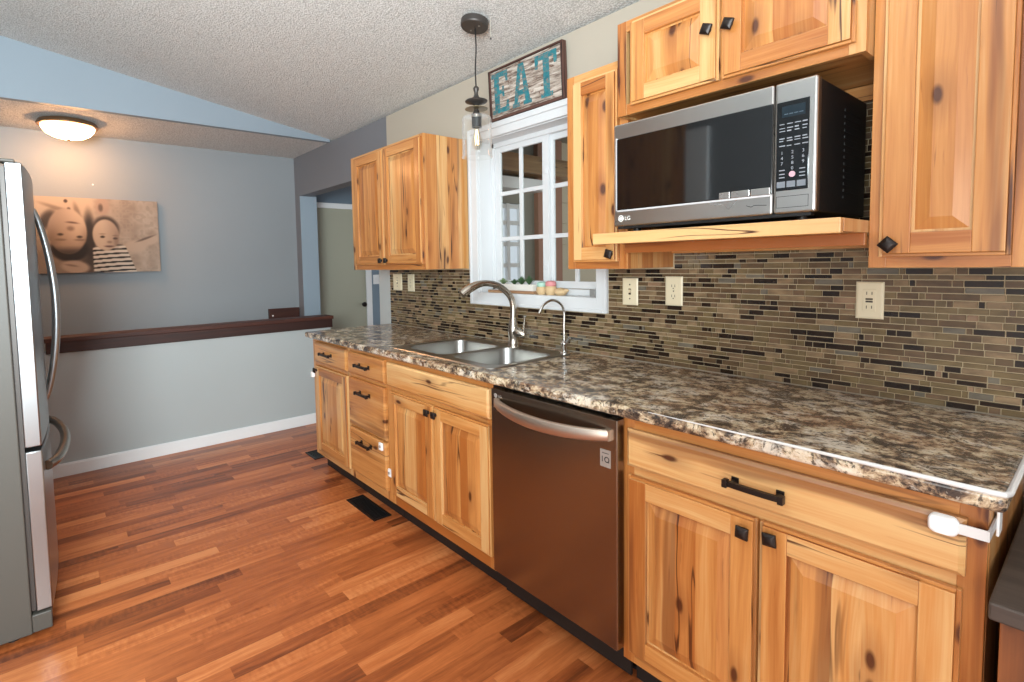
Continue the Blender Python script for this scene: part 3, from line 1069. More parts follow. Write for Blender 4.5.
gx, gy, gz = -0.112, 1.598, 0.9186
ga = thing('filter_faucet', (gx, gy, gz), 'small chrome drinking-water tap at the right rear corner of the sink', 'faucet')
MB().lathe(gx, gy, [(0.02, gz), (0.02, gz + .004), (0.012, gz + .01), (0.012, gz + .03), (0.016, gz + .036), (0.016, gz + .05), (0.008, gz + .06)], 20).build('body', M['chrome'], ga)
path = bez([(gx, gy, gz + .05), (gx, gy, 1.05), (gx, gy, 1.115), (gx - .02, gy + .004, 1.15), (gx - .065, gy + .012, 1.168), (gx - .112, gy + .02, 1.15), (gx - .138, gy + .024, 1.112)], 36)
MB().tube(path, 0.0058, 12).build('spout', M['chrome'], ga)
MB().tube([(gx, gy, gz + .045), (gx - .004, gy - .022, gz + .058), (gx - .006, gy - .038, gz + .078)], [0.008, 0.007, 0.008], 12).build('lever', M['chrome'], ga)

# ------------------------------------------------------------------ dishwasher
dw = thing('dishwasher', (-0.3, 1.23, 0), 'stainless steel dishwasher between the sink cabinet and the nearest base cabinet', 'dishwasher')
DX = -0.655
bx(-0.60, -0.02, 0.940, 1.524, 0.115, 0.868).build('tub', M['black'], dw)
dd = bx(DX, DX + 0.035, 0.9235, 1.492, 0.148, 0.866).build('door_panel', M['steel_dw'], dw, bevel=0.003)
bx(DX + 0.035, -0.60, 0.9365, 1.518, 0.15, 0.866).build('door_liner', M['black'], dw)
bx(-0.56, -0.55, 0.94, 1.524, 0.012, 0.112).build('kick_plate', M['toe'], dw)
for yy in (0.96, 1.5):
    MB().lathe(-0.5, yy, [(0.016, 0), (0.016, 0.01), (0.007, 0.012), (0.007, 0.115)], 12).build('foot', M['black'], dw)
hp = MB()
n = 17
lps = []
for i in range(n):
    t_ = i / (n - 1)
    yy = 1.462 - t_ * (1.462 - 0.948)
    bow = 1 - (2 * t_ - 1) ** 2
    xx = DX - 0.008 - 0.05 * bow ** 0.8
    zc_ = 0.817 - 0.014 * bow
    hh = 0.017 + 0.004 * bow
    lps.append([(xx, yy, zc_ - hh), (xx - 0.004, yy, zc_ - hh + .004), (xx - 0.004, yy, zc_ + hh - .004), (xx, yy, zc_ + hh), (xx + 0.012, yy, zc_ + hh), (xx + 0.012, yy, zc_ - hh)])
hp.loft(lps, smooth=True)
hp.build('handle', M['steel_handle'], dd, sharp=50)
for ya in (1.445, 0.946):
    bx(DX - 0.0125, DX, ya, ya + 0.019, 0.8005, 0.8335).build('handle_mount', M['steel_handle'], dd)
lg = MB().lathe(1.466, 0.842, [(0.0085, DX), (0.0085, DX - 0.0006)], 20, axis='-x')
lg.build('logo', M['badge'], dd)
text_mesh('LG', 0.015, 'logo_lettering', M['badge'], dd, 1.452, 0.837, DX - 0.0002)
bg_ = bx(DX - 0.0015, DX, 0.947, 0.985, 0.714, 0.768).build('badge', M['badge'], dd)
s = MB()
N = 20
for k in range(N):
    a0, a1 = 2 * PI * k / N, 2 * PI * (k + 1) / N
    s.island()
    s.face([(DX - .002, 0.960 - 0.0095 * math.cos(a), 0.738 + 0.0095 * math.sin(a)) for a in (a0, a1)] + [(DX - .002, 0.960 - 0.006 * math.cos(a), 0.738 + 0.006 * math.sin(a)) for a in (a1, a0)])
s.island()
s.face([(DX - .002, 0.978, 0.729), (DX - .002, 0.975, 0.729), (DX - .002, 0.975, 0.747), (DX - .002, 0.978, 0.747)])
s.island()
s.face([(DX - .002, 0.9555, 0.7305), (DX - .002, 0.9535, 0.728), (DX - .002, 0.951, 0.7305), (DX - .002, 0.953, 0.733)])
s.face([(DX - .002, 0.9775, 0.756), (DX - .002, 0.953, 0.756), (DX - .002, 0.953, 0.7585), (DX - .002, 0.9775, 0.7585)])
s.build('badge_print', M['logo_dark'], bg_, fix=False)

# ------------------------------------------------------------------ upper cabinets
UB, UT = 1.311, 2.058
XU = -0.3125


def upper_unit(name, y0, y1, z0, z1, xf, label, stiles=(), left_staves=True):
    t = thing(name, (-0.15, (y0 + y1) / 2, z0), label, 'cabinet', 'hickory wall cabinets')
    c_ = MB()
    for ya, yb in ((y0 + .0005, y0 + .014), (y1 - .014, y1 - .0005)):
        k = 0
        xx = xf + 0.019
        while xx < -0.008:
            x2 = min(-0.001, xx + 0.072)
            c_.box(xx, x2, ya, yb, z0 + .0005, z1 - .0005, 'z')
            xx = x2
    c_.box(xf + 0.019, -0.001, y0 + .014, y1 - .014, z1 - 0.016, z1 - .0005, 'y')
    c_.box(xf + 0.019, -0.001, y0 + .014, y1 - .014, z0 + 0.008, z0 + 0.022, 'y')
    c_.box(-0.018, -0.001, y0 + .014, y1 - .014, z0 + .0005, z0 + 0.03, 'y')
    c_.build('carcass', W, t)
    f_ = MB()
    sw = 0.036
    f_.box(xf, xf + 0.019, y0, y0 + sw, z0, z1, 'z')
    f_.box(xf, xf + 0.019, y1 - sw, y1, z0, z1, 'z')
    f_.box(xf + .0003, xf + 0.019, y0 + sw, y1 - sw, z0, z0 + sw, 'y')
    f_.box(xf + .0003, xf + 0.019, y0 + sw, y1 - sw, z1 - sw, z1, 'y')
    for ya, yb in stiles:
        f_.box(xf + .0002, xf + 0.019, ya, yb, z0 + sw, z1 - sw, 'z')
    f_.build('face_frame', W, t, bevel=0.0012)
    return t


u1 = upper_unit('wall_cabinet', 2.4182, 3.2866, UB, UT, XU, 'two-door hickory wall cabinet left of the window', [(2.82, 2.858)])
do = raised_door('door', u1, XU - 0.02, 2.846, 3.225, 1.343, 2.042)
knob(do, XU - 0.02, 2.872, 1.368)
do = raised_door('door', u1, XU - 0.02, 2.428, 2.838, 1.343, 2.042)
knob(do, XU - 0.02, 2.806, 1.368)
u2 = upper_unit('wall_cabinet', 1.1217, 1.3995, UB, UT, XU, 'narrow single-door hickory wall cabinet between window and microwave')
do = raised_door('door', u2, XU - 0.02, 1.158, 1.362, 1.338, 2.026, 0.045)
knob(do, XU - 0.02, 1.180, 1.366, 0.3)
XM = -0.375
u3 = upper_unit('wall_cabinet', 0.4105, 1.1205, 1.838, 2.150, XM, 'short two-door hickory wall cabinet directly above the microwave', [(0.74, 0.778)])
do = raised_door('door', u3, XM - 0.02, 0.762, 1.062, 1.863, 2.134)
knob(do, XM - 0.02, 0.790, 2.012, 0.4)
do = raised_door('door', u3, XM - 0.02, 0.430, 0.754, 1.863, 2.134)
knob(do, XM - 0.02, 0.728, 2.006, 0.4)
bx(-0.032, -0.0095, 0.426, 1.106, 1.80, 1.844, 'y').build('wall_rail', W, u3, bevel=0.001)
u4 = upper_unit('wall_cabinet', 0.118, 0.4095, UB, 2.33, XU, 'tall single-door hickory wall cabinet right of the microwave')
do = raised_door('door', u4, XU - 0.02, 0.154, 0.386, 1.338, 2.30, 0.062, 0.058)
knob(do, XU - 0.02, 0.363, 1.368, 0.75)
# dark split running down the knotty panel of that door
# microwave shelf
sh = thing('microwave_shelf', (-0.25, 0.765, 1.375), 'thin hickory shelf carrying the microwave, over the backsplash', 'shelf')
s = MB().box(-0.500, -0.0095, 0.4105, 1.1205, 1.400, 1.4315, 'y')
s.build('board', W, sh, bevel=0.001)
MB().box(-0.517, -0.500, 0.4125, 1.1190, 1.396, 1.4325, 'y').build('front_edging', W, sh, bevel=0.002)
MB().box(-0.335, -0.317, 0.4125, 1.1190, 1.368, 1.400, 'y').box(-0.026, -0.009, 0.4125, 1.119, 1.365, 1.40, 'y').build('support_rail', W, sh, bevel=0.0015)

# ------------------------------------------------------------------ microwave
mw = thing('microwave', (-0.25, 0.784, 1.4318), 'stainless steel microwave oven with black glass door on the hickory shelf', 'microwave')
MX = -0.45
A0, A1, ZA, ZB = 0.486, 1.082, 1.455, 1.790
body = MB().box(MX + 0.03, -0.05, A0 + 0.003, A1 - 0.003, ZA + 0.002, ZB - 0.002)
body.build('case', M['black'], mw, bevel=0.004)
vn = MB()
for k in range(14):
    vn.box(-0.24 + 0.0, -0.09, A0 + 0.0015, A0 + 0.0035, 1.50 + k * 0.018, 1.507 + k * 0.018)
vn.build('side_vent', M['black'], mw)
for xx in (MX + 0.06, -0.1):
    for yy in (A0 + 0.05, A1 - 0.05):
        MB().lathe(xx, yy, [(0.013, 1.4318), (0.013, 1.452), (0.016, ZA + 0.004)], 14).build('foot', M['black'], mw)
YD = 0.585
dr = bx(MX, MX + 0.03, YD + 0.001, A1, ZA, ZB).build('door', M['steel_mw'], mw, bevel=0.005, seg=3)
bx(MX + .006, MX + .03, A0 + .012, A1 - .012, ZA - 0.008, ZA + 0.002).build('base_trim', M['black'], mw)
gp_ = [(1.068, 1.508), (1.068, 1.742), (YD + 0.002, 1.742), (YD + 0.002, 1.508)]
wf = MB().prism([(a, b) for a, b in gp_], MX - 0.003, MX + 0.004)
wg = wf.build('door_glass', M['door_glass'], dr, bevel=0.002)
ed = MB()
ed.box(MX - 0.0042, MX, 1.068, 1.0715, 1.503, 1.745)
ed.box(MX - 0.0042, MX, YD + 0.002, 1.0715, 1.503, 1.508, 'y')
ed.build('glass_trim', plain('satin_trim', rgb(214, 214, 216), 0.4, 0.4), dr)
for k in range(3):
    bx(MX - 0.006, MX - 0.0028, YD + 0.006 + k * 0.052, YD + 0.054 + k * 0.052 - (0.018 if k == 2 else 0), 1.5085, 1.5265).build('door_button', M['steel_mw'], dr, bevel=0.001)
pn = bx(MX, MX + 0.03, A0, YD - 0.001, ZA, ZB).build('control_panel', M['steel_mw'], mw, bevel=0.006, seg=3)
pg = bx(MX - 0.002, MX + 0.004, 0.503, 0.578, 1.514, 1.740).build('keypad', M['black_gloss'], pn, bevel=0.001)
dsp = bx(MX - 0.0025, MX - 0.0018, 0.512, 0.566, 1.700, 1.728).build('display', plain('display_tint', rgb(22, 34, 42), 0.1), pg)
s = MB()
for k in range(4):
    s.box(MX - 0.0032, MX - 0.0026, 0.5165 + k * 0.0115, 0.5255 + k * 0.0115, 1.7065, 1.7085)
s.build('display_segments', M['display'], dsp)
s = MB()
XP = MX - 0.0026
for r_, zz in enumerate((1.683, 1.673, 1.6655, 1.647, 1.6405, 1.628)):
    for c_ in range(4):
        yy = 0.571 - c_ * 0.0178
        ww = random.uniform(0.009, 0.014)
        s.box(XP, XP + 0.0006, yy - ww, yy, zz - random.uniform(0.0008, 0.0016), zz + random.uniform(0.0008, 0.0018))
s.build('button_legends', M['legend'], pg)
for yy in (0.570, 0.523):
    s = MB()
    for zz in (1.566, 1.556, 1.5475):
        s.box(XP, XP + 0.0006, yy - 0.013, yy, zz - 0.001, zz + 0.0015)
    s.build('button_legend', M['legend'], pg)
for row, digs in enumerate(('147', '258', '369')):
    for k, ch in enumerate(digs + ('0' if row == 1 else '')):
        text_mesh(ch, 0.0115, 'number_print', M['legend'], pg, 0.567 - row * 0.0245, 1.6065 - k * 0.0135, MX - 0.0023)
MB().lathe(0.5395, 1.5545, [(0.0075, MX - .002), (0.0075, MX - .003)], 18, axis='-x').build('start_button', M['pink'], pg)
s = MB()
for k in range(3):
    s.box(XP, XP + 0.0006, 0.5085 + k * 0.0235, 0.5285 + k * 0.0235, 1.522, 1.5375)
s.build('lower_button', M['legend_dim'], pg)
op = MB()
for (a, b, e, f_) in ((0.502, 0.577, 1.470, 1.4712), (0.502, 0.577, 1.4988, 1.5), (0.502, 0.5032, 1.470, 1.5), (0.5758, 0.577, 1.470, 1.5)):
    op.box(MX - 0.0004, MX + 0.001, a, b, e, f_)
op.build('open_button_outline', M['logo_dark'], pn)
MB().lathe(1.054, 1.481, [(0.0105, MX), (0.0105, MX - 0.0008)], 22, axis='-x').build('logo', M['logo'], dr)
s = MB()
for k in range(16):
    a0, a1 = math.radians(20 + 300 * k / 16), math.radians(20 + 300 * (k + 1) / 16)
    s.island()
    s.face([(MX - .0011, 1.054 - 0.0078 * math.cos(a), 1.481 + 0.0078 * math.sin(a)) for a in (a0, a1)] + [(MX - .0011, 1.054 - 0.0062 * math.cos(a), 1.481 + 0.0062 * math.sin(a)) for a in (a1, a0)])
s.island()
s.face([(MX - .0011, 1.0548, 1.478), (MX - .0011, 1.0532, 1.478), (MX - .0011, 1.0532, 1.486), (MX - .0011, 1.0548, 1.486)])
s.island()
s.face([(MX - .0011, 1.0548, 1.478), (MX - .0011, 1.051, 1.478), (MX - .0011, 1.051, 1.4794), (MX - .0011, 1.0548, 1.4794)])
s.build('logo_print', M['logo_dark'], dr, fix=False)
text_mesh('LG', 0.0185, 'logo_lettering', M['logo'], dr, 1.040, 1.4745, MX - 0.0002)
s = MB()
s.tube([(MX - 0.0005, 0.652, 1.4845), (MX - 0.0005, 0.640, 1.4795), (MX - 0.0005, 0.632, 1.4835), (MX - 0.0005, 0.600, 1.481)], 0.0009, 6)
s.build('script_mark', M['logo_dark'], dr)

# ------------------------------------------------------------------ refrigerator
fr_ = thing('refrigerator', (-2.45, 2.9, 0), 'stainless steel french-door refrigerator with grey side at the left edge', 'refrigerator')
Y0, Y1 = 2.44, 3.35
FXB = -2.064
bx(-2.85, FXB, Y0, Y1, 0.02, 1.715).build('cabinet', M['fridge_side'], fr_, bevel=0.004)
for xx in (-2.8, -2.12):
    for yy in (Y0 + .05, Y1 - .05):
        MB().lathe(xx, yy, [(0.02, 0.0), (0.02, 0.02)], 12).build('foot', M['black'], fr_)


def fdoor(ya, yb, za, zb, ra=True, rb=True):
    s = MB()
    n = 10
    ym, hw = (Y0 + Y1) / 2, (Y1 - Y0) / 2
    loop0 = []
    for i in range(n + 1):
        yy = ya + (yb - ya) * i / n
        xx = -2.002 + 0.022 * (1 - ((yy - ym) / hw) ** 2)
        loop0.append((xx, yy))
    poly = [(FXB + 0.014, ya), (FXB + 0.014, yb)] + [(x_, y_) for x_, y_ in reversed(loop0)]
    lps = [[(x_, y_, zz) for x_, y_ in poly] for zz in (za, zb)]
    s.loft(lps, smooth=True)
    return s.build('door' if za > 0.5 else 'freezer_door', M['steel_fridge'], fr_, bevel=0.004, sharp=30)


ymid = (Y0 + Y1) / 2
fd1 = fdoor(Y0 + 0.003, ymid - 0.003, 0.708, 1.725)
fd2 = fdoor(ymid + 0.003, Y1 - 0.003, 0.708, 1.725)
fd3 = fdoor(Y0 + 0.003, Y1 - 0.003, 0.098, 0.692)
sl = MB().box(FXB, FXB + 0.014, Y0 + 0.012, Y1 - 0.012, 0.10, 1.71)
sl.build('door_gasket', M['blackmetal'], fr_)
bx(FXB, -2.006, Y0 + .002, Y1 - .002, 0.022, 0.088).build('base_grille', M['fridge_side'], fr_, bevel=0.004)
for yy in (Y0 + 0.005, Y1 - 0.065):
    MB().box(-2.13, -2.02, yy, yy + 0.06, 1.7255, 1.737).build('hinge_cover', M['fridge_side'], fr_, bevel=0.004)


def fhandle(par, y, za, zb):
    n = 21
    pts = []
    for i in range(n):
        t_ = i / (n - 1)
        bow = math.sin(PI * t_) ** 0.75
        pts.append((-1.985 + 0.055 * bow, y, za + (zb - za) * t_))
    MB().tube(pts, [0.011 + 0.004 * math.sin(PI * i / (n - 1)) for i in range(n)], 12, flat=1.0).build('handle', M['steel_fridge'], par)


fhandle(fd1, ymid - 0.045, 0.80, 1.60)
fhandle(fd2, ymid + 0.045, 0.80, 1.60)
n = 21
pts = []
for i in range(n):
    t_ = i / (n - 1)
    bow = math.sin(PI * t_) ** 0.6
    pts.append((-1.99 + 0.062 * bow, Y0 + 0.06 + (Y1 - Y0 - 0.12) * t_, 0.615))
MB().tube(pts, 0.018, 12).build('handle', M['steel_dw'], fd3)

# ------------------------------------------------------------------ lights of the room
px, py = -0.345, 1.919
pz = sz(px)
pl = thing('pendant_light', (px, py, pz), 'black pendant lamp with clear glass jar shade hanging over the sink', 'pendant light')
cn = MB()
tl_ = math.atan(-SL)
lps = []
for r_, h_ in ((0.064, 0.0), (0.064, -0.024), (0.06, -0.03), (0.02, -0.031)):
    lp = []
    for j in range(32):
        a = 2 * PI * j / 32
        qx, qy, qz = r_ * math.cos(a), r_ * math.sin(a), h_
        lp.append((px + qx * math.cos(tl_) - qz * math.sin(tl_), py + qy, pz - 0.001 + qx * math.sin(tl_) + qz * math.cos(tl_)))
    lps.append(lp)
cn.loft(lps)
cno = cn.build('canopy', M['blackmetal'], pl, sharp=30)
for dx, dy in ((0.0, 0.03), (0.0, -0.03)):
    MB().lathe(px + dx, py + dy, [(0.005, pz - 0.034), (0.004, pz - 0.030)], 10).build('screw', M['steel'], cno)
MB().tube(bez([(px, py, pz - .03), (px + .004, py, pz - .12), (px - .002, py, pz - .22), (px, py, 2.155)], 18), 0.0032, 8).build('cord', M['black'], pl)
prof = [(0.008, 2.163), (0.014, 2.156), (0.013, 2.147), (0.0095, 2.138), (0.0095, 2.126), (0.014, 2.114), (0.03, 2.106), (0.05, 2.099), (0.053, 2.095), (0.05, 2.091), (0.03, 2.085), (0.014, 2.078), (0.0095, 2.068), (0.009, 2.058), (0.012, 2.05), (0.018, 2.04), (0.024, 2.034), (0.024, 2.028)]
MB().lathe(px, py, list(reversed(prof)), 32).build('stem', M['blackmetal'], pl, sharp=60)
MB().lathe(px, py, [(0.0245, 2.020), (0.0245, 2.028)], 28).build('collar', M['steel'], pl)
MB().lathe(px, py, [(0.023, 1.976), (0.023, 2.02)], 28).build('socket', M['black'], pl)
MB().lathe(px, py, [(0.012, 2.0625), (0.053, 2.061), (0.053, 2.059), (0.012, 2.0585)], 32).build('shade_cap', plain('antique_brass_plate', rgb(128, 112, 84), 0.4, 0.7), pl)
jp = [(0.024, 2.03), (0.055, 2.028), (0.066, 2.022), (0.07, 2.01), (0.07, 1.848), (0.0725, 1.842), (0.0725, 1.836), (0.068, 1.836), (0.0672, 1.848), (0.0672, 2.008), (0.064, 2.018), (0.054, 2.024), (0.024, 2.026)]
MB().lathe(px, py, jp, 40, caps=(False, False)).build('glass_shade', M['jar_glass'], pl, sharp=50)
MB().lathe(px, py, [(0.002, 1.872), (0.014, 1.877), (0.022, 1.892), (0.024, 1.912), (0.018, 1.94), (0.0125, 1.96), (0.0125, 1.976)], 24).build('bulb', M['bulb_glass'], pl)
s = MB()
for k in range(5):
    a = 2 * PI * k / 5
    s.tube([(px + .003 * math.cos(a), py + .003 * math.sin(a), 1.965), (px + .009 * math.cos(a), py + .009 * math.sin(a), 1.93), (px + .008 * math.cos(a + .5), py + .008 * math.sin(a + .5), 1.895)], 0.0011, 6)
s.build('filament', M['filament'], pl)

lx, ly = -1.78, 4.70
cl = thing('ceiling_light', (lx, ly, ZC), 'lit dome ceiling light with bronze rim above the stairwell', 'ceiling light')
MB().lathe(lx, ly, [(0.13, ZC), (0.166, ZC - 0.012), (0.18, ZC - 0.034), (0.176, ZC - 0.044), (0.152, ZC - 0.047)], 40).build('rim', M['light_rim'], cl)
MB().lathe(lx, ly, [(0.157, ZC - 0.046), (0.15, ZC - 0.066), (0.13, ZC - 0.092), (0.096, ZC - 0.113), (0.05, ZC - 0.126), (0.012, ZC - 0.129)], 40).build('glass_bowl', M['bowl'], cl)
MB().lathe(lx, ly, [(0.012, ZC - 0.128), (0.012, ZC - 0.132), (0.007, ZC - 0.138), (0.003, ZC - 0.142)], 16).build('finial', M['light_rim'], cl)

hkz = sz(-0.31)
hkk = thing('ceiling_hook', (-0.31, 1.85, hkz), 'tiny hook and string hanging from the ceiling beside the pendant canopy', 'hook')
MB().tube([(-0.31, 1.85, hkz - .001), (-0.31, 1.85, hkz - 0.085)], 0.0012, 6).build('string', plain('pale_string', rgb(190, 184, 170), 0.8), hkk)
MB().lathe(-0.31, 1.85, [(0.002, hkz - 0.094), (0.004, hkz - 0.09), (0.004, hkz - 0.086), (0.002, hkz - 0.083)], 10).build('weight', M['blackmetal'], hkk)

# ------------------------------------------------------------------ EAT sign
sg = thing('wall_sign', (-0.03, 1.91, 2.1), 'weathered board sign reading EAT in teal, standing on the window casing', 'sign')
S0, S1, Z0, Z1 = 1.652, 2.172, 2.100, 2.362
tb = NT('weathered_white_boards')
co = tb.n('TexCoord').outputs['Object']
w1 = tb.noise(tb.scaled(co, (1, 6, 60)), 1, 4, 0.7)
w2 = tb.noise(tb.scaled(co, (1, 14, 34), (3, 3, 3)), 1, 5, 0.7)
c1 = tb.ramp(w1, [(0.38, rgb(84, 66, 58)), (0.5, rgb(160, 146, 134)), (0.64, rgb(206, 196, 186))])
c1 = tb.mix(tb.ramp(w2, [(0.57, 0.0), (0.64, 1.0)]), c1, rgb(98, 72, 60))
tb.P(Base_Color=c1, Roughness=0.85)
tb.bump(w1, 0.4, 0.003)
tt = NT('worn_teal_paint')
co = tt.n('TexCoord').outputs['Object']
w3 = tt.noise(tt.scaled(co, (1, 18, 44)), 1, 5, 0.72)
c2 = tt.mix(tt.ramp(w3, [(0.3, rgb(20, 118, 134)), (0.7, rgb(60, 164, 172))]), tt.ramp(w3, [(0.3, rgb(26, 120, 136)), (0.65, rgb(64, 168, 174))]), rgb(50, 150, 160), 'MIX')
wr_ = tt.ramp(tt.noise(tt.scaled(co, (1, 30, 55), (8, 1, 4)), 1, 5, 0.75), [(0.5, 0.0), (0.58, 1.0)])
c2 = tt.mix(tt.math('MULTIPLY', wr_, 0.7), tt.ramp(w3, [(0.3, rgb(16, 84, 98)), (0.7, rgb(48, 134, 142))]), rgb(128, 112, 100))
tt.P(Base_Color=c2, Roughness=0.8)
bd = MB()
nb = 4
for k in range(nb):
    za = Z0 + 0.012 + (Z1 - Z0 - 0.022) * k / nb
    zb = Z0 + 0.012 + (Z1 - Z0 - 0.022) * (k + 1) / nb
    bd.box(-0.030, -0.018, S0 + 0.012, S1 - 0.012, za + 0.0008, zb - 0.0008, 'y')
bd.build('board', tb.m, sg)
fm = MB()
fm.box(-0.037, -0.008, S0, S0 + 0.014, Z0, Z1, 'z')
fm.box(-0.037, -0.008, S1 - 0.014, S1, Z0, Z1, 'z')
fm.box(-0.037, -0.008, S0 + 0.014, S1 - 0.014, Z0, Z0 + 0.014, 'y')
fm.box(-0.037, -0.008, S0 + 0.014, S1 - 0.014, Z1 - 0.008, Z1, 'y')
fm.build('frame', M['old_board'], sg, bevel=0.002)


def letter(polys, left, w_, name):
    s = MB()
    for poly in polys:
        s.prism([(left - p[0] * w_, Z0 + 0.033 + p[1] * 0.205) for p in poly], -0.0312, -0.030)
    return s.build(name, tt.m, sg)


E_ = [[(0, 0), (1, 0), (1, .27), (.88, .27), (.82, .12), (.45, .12), (.45, .46), (.62, .46), (.64, .38), (.74, .38), (.74, .64), (.64, .64), (.62, .56), (.45, .56), (.45, .88), (.82, .88), (.86, .74), (.97, .74), (.97, 1), (0, 1), (0, .9), (.14, .9), (.14, .1), (0, .1)]]
A_ = [[(0, 0), (.36, 0), (.36, .1), (.27, .1), (.33, .28), (.62, .28), (.67, .1), (.57, .1), (.57, 0), (1, 0), (1, .1), (.92, .1), (.64, 1), (.36, 1), (.08, .1), (0, .1)]]
# counter of the A is cut by building it from three pieces
A_ = [[(0, 0), (.36, 0), (.36, .1), (.27, .1), (.52, .86), (.52, 1), (.36, 1), (.08, .1), (0, .1)],
      [(.57, 0), (1, 0), (1, .1), (.92, .1), (.64, 1), (.52, 1), (.52, .86), (.67, .1), (.57, .1)],
      [(.29, .26), (.66, .26), (.64, .38), (.33, .38)]]
T_ = [[(.24, 0), (.78, 0), (.78, .1), (.65, .1), (.65, .87), (.84, .87), (.88, .7), (1, .7), (1, 1), (0, 1), (0, .7), (.12, .7), (.16, .87), (.37, .87), (.37, .1), (.24, .1)]]
letter(E_, 2.150, 0.125, 'letter')
letter(A_, 1.998, 0.135, 'letter')
letter(T_, 1.833, 0.140, 'letter')
sg.rotation_euler.y = math.radians(-3)

# ------------------------------------------------------------------ canvas print
CVX0, CVX1, CVZ0, CVZ1, CVY = -2.010, -1.197, 1.325, 1.907, 5.102
cv = thing('canvas_print', ((CVX0 + CVX1) / 2, 5.12, CVZ0), 'sepia canvas photo print of two small children hanging on the far wall', 'picture')


def sm(a, b, x_):
    t_ = min(1, max(0, (x_ - a) / (b - a)))
    return t_ * t_ * (3 - 2 * t_)


_rn = random.Random(3)
_g = [[_rn.random() for _ in range(64)] for _ in range(64)]


def vn2(u_, v_):
    iu, iv = int(math.floor(u_)), int(math.floor(v_))
    a, b = u_ - iu, v_ - iv
    a, b = a * a * (3 - 2 * a), b * b * (3 - 2 * b)
    g_ = lambda i, j: _g[i % 64][j % 64]
    return (g_(iu, iv) * (1 - a) + g_(iu + 1, iv) * a) * (1 - b) + (g_(iu, iv + 1) * (1 - a) + g_(iu + 1, iv + 1) * a) * b


def ell(s_, t_, cx_, cy_, rx_, ry_, soft=0.08, rot=0.0):
    dx, dy = (s_ - cx_) * 1.4, t_ - cy_
    c0, s0 = math.cos(rot), math.sin(rot)
    dx, dy = dx * c0 + dy * s0, -dx * s0 + dy * c0
    d_ = math.hypot(dx / (rx_ * 1.4), dy / ry_)
    return 1 - sm(1 - soft, 1 + soft, d_)


def lp3(a, b, k):
    return tuple(a[i] + (b[i] - a[i]) * k for i in range(3))


